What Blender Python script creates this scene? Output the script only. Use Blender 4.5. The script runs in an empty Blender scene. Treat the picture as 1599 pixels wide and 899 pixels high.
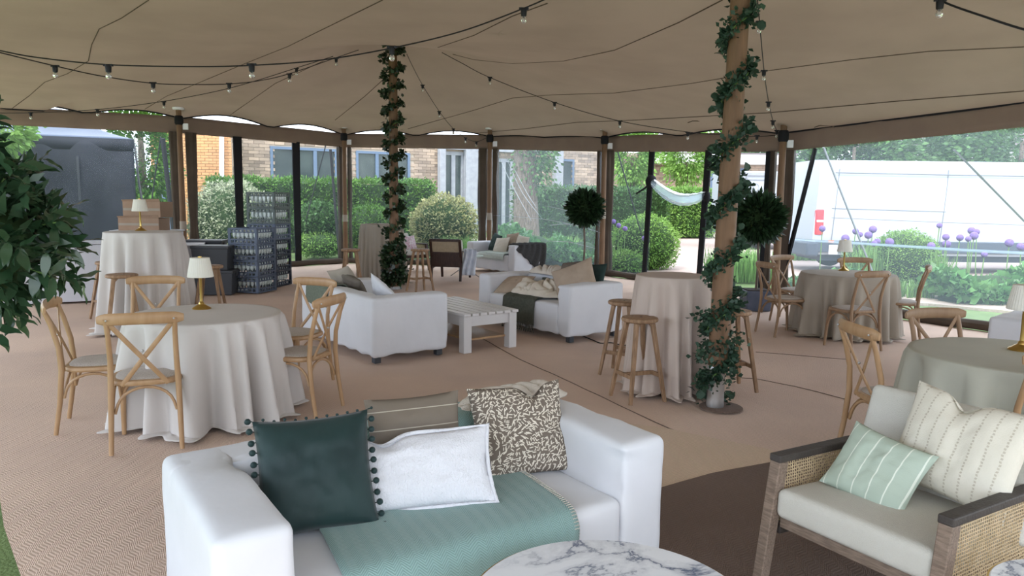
import bpy, math, random
import numpy as np
from mathutils import Vector, Matrix, noise
R = math.radians
PI = math.pi
S = bpy.context.scene
COL = S.collection

# ------------------------------------------------------------------ camera
F, PITCH, ROLL, EYE = 1150.0, math.atan(137.5/1150), -0.012, 1.63
fw = Vector((0, math.cos(PITCH), -math.sin(PITCH)))
r0 = Vector((1, 0, 0)); d0 = fw.cross(r0)
RT = (r0*math.cos(ROLL) + d0*math.sin(ROLL)).normalized()
DN = (d0*math.cos(ROLL) - r0*math.sin(ROLL)).normalized()
cam = bpy.data.cameras.new('camera'); co = bpy.data.objects.new('camera', cam); COL.objects.link(co)
cam.sensor_width = 36; cam.lens = F*36/1599; cam.clip_end = 400
co.matrix_world = Matrix(((RT.x, -DN.x, -fw.x, 0), (RT.y, -DN.y, -fw.y, 0), (RT.z, -DN.z, -fw.z, EYE), (0, 0, 0, 1)))
S.camera = co
# ------------------------------------------------------------------ light
S.view_settings.view_transform = 'Standard'; S.view_settings.look = 'None'
S.view_settings.gamma = 1; S.view_settings.exposure = 1.0
w = bpy.data.worlds.new('sky'); S.world = w; w.use_nodes = True
wn = w.node_tree.nodes; wl = w.node_tree.links
bg = wn['Background']; bg.inputs[1].default_value = 2.0
tc = wn.new('ShaderNodeTexCoord'); mp = wn.new('ShaderNodeMapping'); mp.inputs['Scale'].default_value = (1, 1, 2.5)
nz = wn.new('ShaderNodeTexNoise'); nz.inputs['Scale'].default_value = 1.6; nz.inputs['Detail'].default_value = 5
rp = wn.new('ShaderNodeValToRGB')
rp.color_ramp.elements[0].color = (.60, .73, .95, 1); rp.color_ramp.elements[1].color = (.88, .93, 1, 1)
rp.color_ramp.elements[0].position = .35; rp.color_ramp.elements[1].position = .6
wl.new(tc.outputs['Generated'], mp.inputs[0]); wl.new(mp.outputs[0], nz.inputs[0]); wl.new(nz.outputs[0], rp.inputs[0]); wl.new(rp.outputs[0], bg.inputs[0])
sl = bpy.data.lights.new('sun', 'SUN'); sl.energy = 1.6; sl.angle = R(12); sl.color = (1, .95, .88)
so = bpy.data.objects.new('sun', sl); COL.objects.link(so)
so.rotation_euler = Vector((.35, .65, -.85)).normalized().to_track_quat('-Z', 'Y').to_euler()

# ------------------------------------------------------------------ helpers
def ray(px, py):
    return (fw + RT*((px-799.5)/F) + DN*((py-449.5)/F))
def at(px, py, z=0.0):            # point on the horizontal plane z
    d = ray(px, py); t = (z-EYE)/d.z; return Vector((d.x*t, d.y*t, z))
def atY(px, py, Y):               # point on the upright plane y = Y
    d = ray(px, py); t = Y/d.y; return Vector((d.x*t, Y, EYE+d.z*t))

class MB:
    def __init__(s, M=None): s.v = []; s.f = []; s.M = M
    def add(s, vs, fs):
        n = len(s.v)
        s.v += [tuple(s.M @ Vector(v)) for v in vs] if s.M else [tuple(v) for v in vs]
        s.f += [tuple(i+n for i in f) for f in fs]; return s
    def box(s, c, d, rz=0, M=None):
        x, y, z = d[0]/2, d[1]/2, d[2]/2
        vs = [Vector((a*x, b*y, e*z)) for e in (-1, 1) for b in (-1, 1) for a in (-1, 1)]
        if M: vs = [M @ v for v in vs]
        cs, sn = math.cos(rz), math.sin(rz)
        vs = [(c[0]+v.x*cs-v.y*sn, c[1]+v.x*sn+v.y*cs, c[2]+v.z) for v in vs]
        return s.add(vs, [(0, 2, 3, 1), (4, 5, 7, 6), (0, 1, 5, 4), (2, 6, 7, 3), (0, 4, 6, 2), (1, 3, 7, 5)])
    def bar(s, a, b, w, h=None, up=(0, 0, 1), w2=None, h2=None):
        a = Vector(a); b = Vector(b); h = h or w; w2 = w2 or w; h2 = h2 or h
        d = (b-a).normalized(); u = Vector(up)
        if abs(d.dot(u)) > .98: u = Vector((0, 1, 0))
        x = d.cross(u).normalized(); y = x.cross(d)
        vs = [a+x*i*w/2+y*j*h/2 for i, j in ((-1, -1), (1, -1), (1, 1), (-1, 1))] + [b+x*i*w2/2+y*j*h2/2 for i, j in ((-1, -1), (1, -1), (1, 1), (-1, 1))]
        return s.add(vs, [(0, 1, 2, 3), (7, 6, 5, 4), (0, 4, 5, 1), (1, 5, 6, 2), (2, 6, 7, 3), (3, 7, 4, 0)])
    def tube(s, pts, r, n=8, cap=True, flat=None, up=(0, 0, 1)):
        P = [Vector(p) for p in pts]; m = len(P); vs = []; fs = []
        u = Vector(up)
        for i, p in enumerate(P):
            d = (P[min(i+1, m-1)]-P[max(i-1, 0)]).normalized()
            if abs(d.dot(u)) > .97: x = d.cross(Vector((0, 1, .01))).normalized()
            else: x = d.cross(u).normalized()
            y = x.cross(d)
            rr = r[i] if isinstance(r, (list, tuple)) else r
            ra, rb = (rr, rr) if not flat else (rr*flat[0], rr*flat[1])
            for k in range(n):
                a = 2*PI*k/n; vs.append(p+x*math.cos(a)*ra+y*math.sin(a)*rb)
        for i in range(m-1):
            for k in range(n):
                k2 = (k+1) % n; fs.append((i*n+k, i*n+k2, (i+1)*n+k2, (i+1)*n+k))
        if cap: fs += [tuple(range(n-1, -1, -1)), tuple((m-1)*n+k for k in range(n))]
        return s.add(vs, fs)
    def lathe(s, prof, n=32, c=(0, 0, 0), rf=None):
        vs = []; fs = []
        for r, z in prof:
            for k in range(n):
                a = 2*PI*k/n; rr = r*(rf(a, z) if rf else 1)
                vs.append((c[0]+rr*math.cos(a), c[1]+rr*math.sin(a), c[2]+z))
        m = len(prof)
        for i in range(m-1):
            for k in range(n):
                k2 = (k+1) % n; fs.append((i*n+k, i*n+k2, (i+1)*n+k2, (i+1)*n+k))
        if prof[0][0] > 1e-4: fs.append(tuple(range(n-1, -1, -1)))
        if prof[-1][0] > 1e-4: fs.append(tuple((m-1)*n+k for k in range(n)))
        return s.add(vs, fs)
    def grid(s, fn, nu, nv, close_u=False):
        vs = [fn(i/(nu if close_u else nu-1), j/(nv-1)) for j in range(nv) for i in range(nu)]
        fs = []
        for j in range(nv-1):
            for i in range(nu if close_u else nu-1):
                i2 = (i+1) % nu; fs.append((j*nu+i, j*nu+i2, (j+1)*nu+i2, (j+1)*nu+i))
        return s.add(vs, fs)
    def ball(s, c, r, n=12, m=8, sc=(1, 1, 1)):
        return s.grid(lambda u, v: (c[0]+r*sc[0]*math.sin(PI*v)*math.cos(2*PI*u), c[1]+r*sc[1]*math.sin(PI*v)*math.sin(2*PI*u), c[2]-r*sc[2]*math.cos(PI*v)), n, m, True)
    def build(s, name, m, parent=None, smooth=True, bevel=0, solid=0, sub=0, kind=None, label=None):
        me = bpy.data.meshes.new(name); me.from_pydata(s.v, [], s.f); me.update()
        return link(name, me, m, parent, smooth, bevel, solid, sub, kind, label)
def link(name, me, m, parent=None, smooth=True, bevel=0, solid=0, sub=0, kind=None, label=None):
    if m: me.materials.append(m)
    if smooth:
        me.polygons.foreach_set('use_smooth', [True]*len(me.polygons))
        try: me.set_sharp_from_angle(angle=R(40))
        except Exception: pass
    o = bpy.data.objects.new(name, me); COL.objects.link(o)
    if parent: o.parent = parent
    if bevel:
        b = o.modifiers.new('bevel', 'BEVEL'); b.width = bevel; b.segments = 3 if bevel > .008 else 2; b.limit_method = 'ANGLE'; b.angle_limit = R(40)
    if sub:
        b = o.modifiers.new('sub', 'SUBSURF'); b.levels = sub; b.render_levels = sub
    if solid:
        b = o.modifiers.new('solid', 'SOLIDIFY'); b.thickness = solid; b.offset = 0
    if kind: o['kind'] = kind
    if label: o['label'] = label
    return o
def thing(name, label, cat, loc=(0, 0, 0), rz=0, group=None):
    o = bpy.data.objects.new(name, None); COL.objects.link(o); o.empty_display_size = .1
    o.location = loc; o.rotation_euler = (0, 0, rz); tag(o, label, cat, group); return o
def tag(o, label, cat, group=None, kind=None):
    o['label'] = label; o['category'] = cat
    if group: o['group'] = group
    if kind: o['kind'] = kind
    return o
def struct(o, label=None):
    o['kind'] = 'structure'
    if label: o['label'] = label
    return o
KIDS = {}
def copy_tree(root, loc, rz, label, group=None, scale=1):
    r = root.copy(); COL.objects.link(r); r.location = loc; r.rotation_euler = (0, 0, rz); r.scale = (scale,)*3
    r['label'] = label
    if group: r['group'] = group
    for ch in [o for o in list(COL.objects) if o.parent == root]:
        c = ch.copy(); COL.objects.link(c); c.parent = r
        for g in [o for o in list(COL.objects) if o.parent == ch]:
            d = g.copy(); COL.objects.link(d); d.parent = c
    return r

# ------------------------------------------------------------------ materials
def mat(name, col, rough=.75, col2=None, scale=8, detail=4, bump=0, bscale=None, metal=0, sheen=0, island=0, trans=0, stretch=None, spec=.35):
    m = bpy.data.materials.new(name); m.use_nodes = True; n = m.node_tree.nodes; l = m.node_tree.links
    b = n['Principled BSDF']; b.inputs['Base Color'].default_value = (*col, 1); b.inputs['Roughness'].default_value = rough
    b.inputs['Metallic'].default_value = metal; b.inputs['Specular IOR Level'].default_value = spec
    if sheen: b.inputs['Sheen Weight'].default_value = sheen
    t = n.new('ShaderNodeTexCoord'); mpn = n.new('ShaderNodeMapping'); l.new(t.outputs['Object'], mpn.inputs[0])
    if stretch: mpn.inputs['Scale'].default_value = stretch
    last = None
    if col2:
        z = n.new('ShaderNodeTexNoise'); z.inputs['Scale'].default_value = scale; z.inputs['Detail'].default_value = detail
        l.new(mpn.outputs[0], z.inputs[0]); r = n.new('ShaderNodeValToRGB'); r.color_ramp.elements[0].position = .35; r.color_ramp.elements[1].position = .65
        r.color_ramp.elements[0].color = (*col, 1); r.color_ramp.elements[1].color = (*col2, 1)
        l.new(z.outputs[0], r.inputs[0]); last = r.outputs[0]
    if island:
        g = n.new('ShaderNodeNewGeometry'); h = n.new('ShaderNodeHueSaturation'); h.inputs['Color'].default_value = (*col, 1)
        if last: l.new(last, h.inputs['Color'])
        mr = n.new('ShaderNodeMapRange'); mr.inputs[3].default_value = 1-island; mr.inputs[4].default_value = 1+island
        l.new(g.outputs['Random Per Island'], mr.inputs[0]); l.new(mr.outputs[0], h.inputs['Value']); last = h.outputs[0]
    if last: l.new(last, b.inputs['Base Color'])
    if bump:
        z = n.new('ShaderNodeTexNoise'); z.inputs['Scale'].default_value = bscale or scale*6; z.inputs['Detail'].default_value = 3
        l.new(mpn.outputs[0], z.inputs[0]); bp = n.new('ShaderNodeBump'); bp.inputs['Strength'].default_value = bump; bp.inputs['Distance'].default_value = .01
        l.new(z.outputs[0], bp.inputs['Height']); l.new(bp.outputs[0], b.inputs['Normal'])
    if trans:
        tr = n.new('ShaderNodeBsdfTranslucent'); mx = n.new('ShaderNodeMixShader'); mx.inputs[0].default_value = trans
        if last: l.new(last, tr.inputs[0])
        else: tr.inputs[0].default_value = (*col, 1)
        l.new(b.outputs[0], mx.inputs[1]); l.new(tr.outputs[0], mx.inputs[2]); l.new(mx.outputs[0], n['Material Output'].inputs[0])
    return m
def nodes(m): return m.node_tree.nodes, m.node_tree.links, m.node_tree.nodes['Principled BSDF']
def math_n(n, l, op, a, b=None, c=None):
    q = n.new('ShaderNodeMath'); q.operation = op
    for i, v in enumerate((a, b, c)):
        if v is None: continue
        if isinstance(v, (int, float)): q.inputs[i].default_value = v
        else: l.new(v, q.inputs[i])
    return q.outputs[0]
def mix_c(n, l, f, a, b):
    q = n.new('ShaderNodeMix'); q.data_type = 'RGBA'
    if isinstance(f, (int, float)): q.inputs[0].default_value = f
    else: l.new(f, q.inputs[0])
    for i, v in ((6, a), (7, b)):
        if isinstance(v, tuple): q.inputs[i].default_value = (*v, 1)
        else: l.new(v, q.inputs[i])
    return q.outputs[2]
def xyz(n, l, sc=(1, 1, 1), rz=0):
    t = n.new('ShaderNodeTexCoord'); mpn = n.new('ShaderNodeMapping'); mpn.inputs['Scale'].default_value = sc; mpn.inputs['Rotation'].default_value = (0, 0, rz)
    l.new(t.outputs['Object'], mpn.inputs[0]); s = n.new('ShaderNodeSeparateXYZ'); l.new(mpn.outputs[0], s.inputs[0])
    return s.outputs[0], s.outputs[1], s.outputs[2], mpn.outputs[0]
def add_bump(n, l, b, h, st=.3, dist=.003):
    bp = n.new('ShaderNodeBump'); bp.inputs['Strength'].default_value = st; bp.inputs['Distance'].default_value = dist
    l.new(h, bp.inputs['Height']); l.new(bp.outputs[0], b.inputs['Normal'])

M = {}
M['chair_wood'] = mat('honey_wood', (.43, .27, .145), .42, (.37, .22, .11), 5, 3, .15, 60, stretch=(4, 4, .8))
M['chair_wood2'] = mat('brown_wood', (.30, .19, .11), .5, (.24, .145, .08), 5, 3, .15, 60, stretch=(4, 4, .8))
M['stool_wood'] = mat('stool_wood', (.34, .21, .12), .6, (.2, .115, .06), 10, 5, .2, 60, stretch=(4, 4, .7))
M['dark_wood'] = mat('walnut_wood', (.055, .026, .017), .4, (.035, .016, .011), 10, stretch=(4, 1, 1))
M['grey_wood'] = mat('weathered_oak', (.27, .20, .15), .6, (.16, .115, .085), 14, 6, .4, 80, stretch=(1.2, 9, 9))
M['grey_wood_dark'] = mat('shaded_oak_side', (.06, .05, .043), .6, (.045, .037, .032), 14, 6, .3, 80)  # darker copy of the oak, shade of the sides put into the colour
M['pole_wood'] = mat('pole_wood', (.20, .11, .057), .6, (.145, .08, .04), 4, 6, .2, 30, stretch=(6, 6, .7))
M['white_paint'] = mat('whitewashed_wood', (.60, .58, .57), .4)
M['sofa'] = mat('white_slipcover', (.64, .645, .67), .8, (.60, .605, .63), 3, 3, .25, 9, sheen=.1)
M['rattan'] = mat('woven_seat', (.56, .50, .45), .85, (.42, .37, .33), 150, 2, .5, 220)
M['linen_white'] = mat('ivory_tablecloth', (.60, .56, .53), .85, (.55, .515, .485), 2, 2, .15, 350)
M['linen_pink'] = mat('blush_linen', (.52, .43, .37), .85, (.47, .385, .33), 2, 2, .2, 350)
M['linen_sand'] = mat('sand_linen', (.36, .31, .25), .85, (.31, .265, .215), 2, 2, .2, 350)
M['linen_sage'] = mat('pale_green_linen', (.44, .43, .35), .85, (.40, .39, .32), 2, 2, .15, 350)
M['brass'] = mat('brass', (.62, .42, .14), .28, metal=1)
M['shade'] = mat('cream_pleated_fabric', (.92, .89, .82), .8, trans=.35)
M['black'] = mat('black_plastic', (.012, .012, .014), .5)
M['black_strap'] = mat('black_webbing', (.008, .008, .01), .8)
M['tent'] = mat('stretch_canvas', (.46, .385, .32), .9, (.42, .35, .29), 1.2, 4, .06, 60, trans=.34)
M['valance'] = mat('valance_canvas', (.28, .205, .155), .9, (.25, .18, .14), 3, 3, trans=.1)
M['curtain'] = mat('side_curtain_canvas', (.10, .075, .055), .9, (.075, .055, .04), 3, 3, trans=.05)
M['seam'] = mat('seam_thread', (.10, .075, .055), .9)
M['bark'] = mat('bark', (.09, .07, .055), .9, (.2, .16, .13), 9, 6, .9, 14, stretch=(3, 3, .6))
M['leaf_bay'] = mat('bay_leaf', (.013, .032, .012), .3, (.03, .06, .025), 3, island=.5, trans=.08, spec=.5)
M['leaf_bay_near'] = mat('glossy_bay_leaf', (.022, .055, .024), .28, (.045, .09, .045), 3, spec=.6, trans=.08)
M['leaf_garland'] = mat('eucalyptus_leaf', (.018, .045, .025), .5, (.05, .10, .06), 5, island=.4, trans=.1)
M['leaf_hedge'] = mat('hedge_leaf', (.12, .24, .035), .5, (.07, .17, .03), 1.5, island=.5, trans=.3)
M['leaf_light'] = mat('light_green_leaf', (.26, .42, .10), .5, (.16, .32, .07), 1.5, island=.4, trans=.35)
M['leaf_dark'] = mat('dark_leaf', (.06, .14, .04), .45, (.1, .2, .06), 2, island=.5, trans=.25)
M['leaf_pale'] = mat('variegated_leaf', (.32, .37, .21), .5, (.46, .48, .34), 6, island=.45, trans=.3)
M['leaf_gold'] = mat('golden_leaf', (.42, .39, .18), .5, (.30, .33, .15), 6, island=.5, trans=.3)
M['leaf_hosta'] = mat('hosta_leaf', (.10, .26, .08), .4, (.16, .33, .1), 4, island=.35, trans=.25)
M['blade'] = mat('grass_blade', (.20, .36, .10), .5, island=.4, trans=.3)
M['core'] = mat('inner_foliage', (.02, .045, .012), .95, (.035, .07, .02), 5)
M['allium'] = mat('allium_purple', (.17, .10, .33), .8, (.26, .17, .43), 60, 2, .8, 120)
M['stem'] = mat('green_stem', (.16, .28, .08), .6)
M['grass'] = mat('lawn_grass', (.15, .22, .075), .9, (.20, .28, .10), 3, 8, .8, 60)
M['crease_grey'] = mat('panel_crease_grey', (.17, .185, .21), .6)  # shade of the van's pressed creases put into a grey; panel gaps share it
M['gravel'] = mat('pink_gravel', (.50, .39, .34), .9, (.36, .28, .25), 45, 6, .8, 90)
M['path'] = mat('pale_gravel_path', (.62, .50, .42), .9, (.52, .42, .36), 30, 6, .5, 90)
M['brick_grey'] = mat('stone_brick', (.40, .30, .22), .9, (.28, .215, .17), .9, 3, .3, 40, island=.35)
M['brick_orange'] = mat('orange_brick', (.70, .36, .16), .9, (.62, .33, .17), .9, 3, .3, 40, island=.12)
M['mortar'] = mat('mortar', (.46, .38, .30), .95)
M['blue_frame'] = mat('blue_grey_window_frame', (.12, .17, .255), .5)
M['pale_frame'] = mat('pale_grey_timber', (.36, .37, .40), .7, (.30, .31, .34), 5)
M['white_frame'] = mat('white_paint', (.82, .82, .84), .5)
M['room_dark'] = mat('dim_window_glass', (.03, .045, .045), .15, (.07, .09, .085), .8, 2, spec=.3)
M['van'] = mat('white_van_paint', (.43, .455, .49), .3, spec=.25)
M['van_dark'] = mat('dark_grey_trim', (.06, .075, .10), .5)
M['red_lens'] = mat('red_lens', (.65, .02, .03), .2, spec=.6)
M['orange_lens'] = mat('orange_lens', (.8, .2, .03), .2)
M['tyre'] = mat('tyre', (.02, .02, .022), .8)
M['gazebo'] = mat('black_gazebo_cloth', (.012, .014, .02), .7, (.02, .023, .032), 1.5, 3)
M['gazebo_roof'] = mat('black_gazebo_roof', (.06, .08, .12), .4, (.09, .11, .16), 1.2)
M['crate'] = mat('grey_blue_crate_plastic', (.10, .125, .18), .5)
M['crate_green'] = mat('grey_green_crate_plastic', (.11, .135, .13), .5)
M['crate_navy'] = mat('navy_crate_plastic', (.02, .025, .045), .5)
M['storage'] = mat('charcoal_storage_plastic', (.045, .048, .055), .5)
M['card'] = mat('cardboard', (.33, .22, .15), .85, (.29, .19, .13), 4)
M['bar'] = mat('white_bar_panel', (.52, .52, .56), .5)
M['pot_blue'] = mat('slate_blue_pot', (.06, .075, .11), .6, (.09, .10, .14), 6)
M['soil'] = mat('soil', (.03, .02, .015), .95)
M['steel'] = mat('galvanised_steel', (.55, .55, .54), .35, (.4, .4, .4), 6, metal=.8)
M['rope'] = mat('rope', (.05, .05, .06), .8)
M['strap_white'] = mat('pale_webbing_strap', (.35, .36, .40), .8)
M['velvet'] = mat('dark_green_velvet', (.004, .017, .017), .6, (.008, .028, .027), 5, 4, .3, 12, sheen=.12)
M['olive_throw'] = mat('olive_grey_wool', (.085, .09, .07), .9, (.06, .065, .05), 40, 2, .5, 120)
M['sage_throw'] = mat('sage_wool', (.16, .185, .14), .9, (.13, .15, .115), 40, 2, .5, 120)
M['charcoal_throw'] = mat('charcoal_knit', (.03, .03, .03), .95, (.055, .052, .05), 60, 2, .8, 90)
M['cream_throw'] = mat('cream_knit_throw', (.62, .56, .48), .9, (.54, .48, .41), 10, 3, .5, 150)
M['cream'] = mat('cream_cotton', (.70, .64, .55), .9, (.64, .58, .49), 8, 3, .3, 120)
M['beige'] = mat('beige_linen', (.42, .33, .25), .9, (.37, .29, .22), 8, 3, .3, 120)
M['taupe'] = mat('taupe_linen', (.15, .125, .10), .9, (.12, .10, .08), 8, 3, .3, 120)
M['forest'] = mat('forest_green_fabric', (.02, .04, .035), .9)
M['mint_throw'] = mat('pale_mint_throw', (.50, .56, .52), .9, (.45, .51, .47), 20)
M['blue_cloth'] = mat('pale_blue_cloth', (.50, .55, .64), .85, (.62, .66, .72), 12)
M['upholstery'] = mat('oatmeal_upholstery', (.56, .54, .48), .9, (.52, .50, .44), 4, 3, .35, 260)
M['cane'] = mat('cane_strand', (.55, .42, .26), .55, (.45, .34, .2), 20)
M['wire'] = mat('brushed_wire', (.3, .3, .3), .35, metal=1)
M['floral'] = mat('pale_floral_print', (.70, .66, .66), .9, (.55, .30, .38), 22, 2)
M['roof_tile'] = mat('roof_tile', (.16, .13, .13), .8)
M['far_wall'] = mat('far_render_wall', (.55, .5, .5), .8)

# clear vinyl: mostly see-through, a little milky, glossy and creased
def vinyl(name, haze):
    m = bpy.data.materials.new(name); m.use_nodes = True; n = m.node_tree.nodes; l = m.node_tree.links; n.clear()
    out = n.new('ShaderNodeOutputMaterial'); tr = n.new('ShaderNodeBsdfTransparent'); gl = n.new('ShaderNodeBsdfGlossy'); tl = n.new('ShaderNodeBsdfTranslucent')
    tr.inputs[0].default_value = (.95, .97, .98, 1); gl.inputs['Roughness'].default_value = .2; tl.inputs[0].default_value = (.75, .85, .95, 1)
    m1 = n.new('ShaderNodeMixShader'); m1.inputs[0].default_value = haze; l.new(tr.outputs[0], m1.inputs[1]); l.new(tl.outputs[0], m1.inputs[2])
    fr = n.new('ShaderNodeFresnel'); fr.inputs[0].default_value = 1.25
    m2 = n.new('ShaderNodeMixShader'); l.new(math_n(n, l, 'MULTIPLY', fr.outputs[0], .5), m2.inputs[0]); l.new(m1.outputs[0], m2.inputs[1]); l.new(gl.outputs[0], m2.inputs[2])
    t = n.new('ShaderNodeTexCoord'); mpn = n.new('ShaderNodeMapping'); mpn.inputs['Scale'].default_value = (1, 1, .35); l.new(t.outputs['Object'], mpn.inputs[0])
    z = n.new('ShaderNodeTexNoise'); z.inputs['Scale'].default_value = 2.2; z.inputs['Distortion'].default_value = 1.5; l.new(mpn.outputs[0], z.inputs[0])
    bp = n.new('ShaderNodeBump'); bp.inputs['Strength'].default_value = .5; bp.inputs['Distance'].default_value = .05; l.new(z.outputs[0], bp.inputs['Height'])
    l.new(bp.outputs[0], gl.inputs['Normal']); l.new(m2.outputs[0], out.inputs[0]); return m
M['vinyl'] = vinyl('clear_vinyl', .03)
M['vinyl_hazy'] = vinyl('milky_clear_vinyl', .11)
M['vinyl_roll'] = vinyl('rolled_vinyl', .3)
def glassy():
    m = bpy.data.materials.new('bulb_glass'); m.use_nodes = True; n, l, b = nodes(m)
    b.inputs['Base Color'].default_value = (.9, .9, .88, 1); b.inputs['Roughness'].default_value = .05; b.inputs['Transmission Weight'].default_value = .9; return m
M['glass'] = glassy()
M['glassware'] = mat('glassware', (.55, .62, .60), .12, (.85, .9, .88), 60, spec=.9)

# coir carpet: diagonal cord weave, stains
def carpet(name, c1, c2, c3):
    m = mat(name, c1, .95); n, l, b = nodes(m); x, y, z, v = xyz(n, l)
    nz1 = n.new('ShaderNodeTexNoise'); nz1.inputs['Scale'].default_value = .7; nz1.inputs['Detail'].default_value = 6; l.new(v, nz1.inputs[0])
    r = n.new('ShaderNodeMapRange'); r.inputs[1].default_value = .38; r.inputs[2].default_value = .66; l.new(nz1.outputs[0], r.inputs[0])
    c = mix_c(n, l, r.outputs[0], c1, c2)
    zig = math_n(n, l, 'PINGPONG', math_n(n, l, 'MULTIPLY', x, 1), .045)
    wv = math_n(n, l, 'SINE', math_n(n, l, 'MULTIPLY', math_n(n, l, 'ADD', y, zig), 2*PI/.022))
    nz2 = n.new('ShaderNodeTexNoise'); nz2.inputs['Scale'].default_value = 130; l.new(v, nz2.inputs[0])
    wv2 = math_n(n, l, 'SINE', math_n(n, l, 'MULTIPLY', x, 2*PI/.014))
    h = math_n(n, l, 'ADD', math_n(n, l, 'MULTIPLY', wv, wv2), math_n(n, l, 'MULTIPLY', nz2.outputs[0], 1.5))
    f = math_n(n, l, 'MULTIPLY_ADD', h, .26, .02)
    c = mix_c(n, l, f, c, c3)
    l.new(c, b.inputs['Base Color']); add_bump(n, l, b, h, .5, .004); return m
M['carpet'] = carpet('coir_carpet', (.80, .605, .48), (.66, .50, .41), (.36, .25, .19))
M['carpet_new'] = carpet('straw_coir_carpet', (.76, .585, .43), (.68, .52, .38), (.36, .26, .18))
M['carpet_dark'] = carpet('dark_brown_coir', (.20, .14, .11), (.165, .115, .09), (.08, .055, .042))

# herringbone wool (object x across, y along)
def herring(name, c1, c2):
    m = mat(name, c1, .95, sheen=.2); n, l, b = nodes(m)
    uv = n.new('ShaderNodeUVMap'); s = n.new('ShaderNodeSeparateXYZ'); l.new(uv.outputs[0], s.inputs[0])
    zig = math_n(n, l, 'PINGPONG', s.outputs[0], .028)
    wv = math_n(n, l, 'SINE', math_n(n, l, 'MULTIPLY', math_n(n, l, 'ADD', s.outputs[1], zig), 2*PI/.0105))
    f = math_n(n, l, 'MULTIPLY_ADD', wv, .38, .5)
    l.new(mix_c(n, l, f, c1, c2), b.inputs['Base Color']); add_bump(n, l, b, wv, .35, .002); return m
M['teal_throw'] = herring('teal_herringbone_wool', (.15, .25, .235), (.27, .40, .375))

# woven leaf sprig print
def sprig():
    m = mat('leaf_sprig_print', (.15, .12, .095), .9); n, l, b = nodes(m)
    t = n.new('ShaderNodeTexCoord'); tot = None
    for k, (sc, w_, ln) in enumerate(((36, .085, .34), (40, .08, .33), (34, .08, .36), (43, .085, .33))):
        mpn = n.new('ShaderNodeMapping'); mpn.inputs['Location'].default_value = (k*.37, k*.21, 0); mpn.inputs['Scale'].default_value = (sc, sc, 0); l.new(t.outputs['Object'], mpn.inputs[0])
        vo = n.new('ShaderNodeTexVoronoi'); vo.voronoi_dimensions = '2D'; vo.inputs['Scale'].default_value = 1; vo.inputs['Randomness'].default_value = .6; l.new(mpn.outputs[0], vo.inputs[0])
        sub = n.new('ShaderNodeVectorMath'); sub.operation = 'SUBTRACT'; l.new(mpn.outputs[0], sub.inputs[0]); l.new(vo.outputs['Position'], sub.inputs[1])
        rot = n.new('ShaderNodeVectorRotate'); rot.rotation_type = 'Z_AXIS'; l.new(sub.outputs[0], rot.inputs[0])
        cs = n.new('ShaderNodeSeparateColor'); l.new(vo.outputs['Color'], cs.inputs[0]); l.new(math_n(n, l, 'MULTIPLY', cs.outputs[0], 6.28), rot.inputs['Angle'])
        sp = n.new('ShaderNodeSeparateXYZ'); l.new(rot.outputs[0], sp.inputs[0])
        a = math_n(n, l, 'POWER', math_n(n, l, 'DIVIDE', sp.outputs[0], ln), 2); c = math_n(n, l, 'POWER', math_n(n, l, 'DIVIDE', sp.outputs[1], w_), 2)
        e = math_n(n, l, 'LESS_THAN', math_n(n, l, 'ADD', a, c), 1)
        tot = e if tot is None else math_n(n, l, 'MAXIMUM', tot, e)
    l.new(mix_c(n, l, tot, (.15, .12, .095), (.66, .60, .50)), b.inputs['Base Color']); add_bump(n, l, b, tot, .4, .002); return m
M['sprig'] = sprig()
def striped(name, c1, c2, period, width, axis=0, wob=0, bump=.4, dash=0):
    m = mat(name, c1, .9); n, l, b = nodes(m); x, y, z, v = xyz(n, l)
    a, o = (x, y) if axis == 0 else (y, x)
    if wob: a = math_n(n, l, 'ADD', a, math_n(n, l, 'MULTIPLY', math_n(n, l, 'SINE', math_n(n, l, 'MULTIPLY', o, 260)), wob))
    f = math_n(n, l, 'LESS_THAN', math_n(n, l, 'ABSOLUTE', math_n(n, l, 'SUBTRACT', math_n(n, l, 'FRACT', math_n(n, l, 'DIVIDE', a, period)), .5)), width/period/2)
    if dash: f = math_n(n, l, 'MULTIPLY', f, math_n(n, l, 'GREATER_THAN', math_n(n, l, 'SINE', math_n(n, l, 'MULTIPLY', o, 500)), -.3))
    nz2 = n.new('ShaderNodeTexNoise'); nz2.inputs['Scale'].default_value = 180; l.new(v, nz2.inputs[0])
    l.new(mix_c(n, l, f, c1, c2), b.inputs['Base Color']); add_bump(n, l, b, math_n(n, l, 'ADD', f, math_n(n, l, 'MULTIPLY', nz2.outputs[0], .4)), bump, .003); return m
M['taupe_stripe'] = striped('taupe_pinstripe_linen', (.165, .135, .105), (.40, .36, .29), .075, .004, 1)
M['mint_stripe'] = striped('mint_striped_cotton', (.40, .47, .385), (.66, .70, .60), .062, .005, 0)
M['cream_ribbed'] = striped('cream_ribbed_cotton', (.66, .62, .52), (.50, .45, .36), .052, .007, 0, .0012, .9, 1)
def textured_white():
    m = mat('white_ripple_fabric', (.66, .66, .69), .85); n, l, b = nodes(m); x, y, z, v = xyz(n, l)
    mp2 = n.new('ShaderNodeMapping'); mp2.inputs['Scale'].default_value = (2.2, 1, 1); l.new(v, mp2.inputs[0])
    nz2 = n.new('ShaderNodeTexNoise'); nz2.inputs['Scale'].default_value = 75; nz2.inputs['Distortion'].default_value = 1; l.new(mp2.outputs[0], nz2.inputs[0]); add_bump(n, l, b, nz2.outputs[0], .8, .006); return m
M['white_ripple'] = textured_white()
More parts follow.
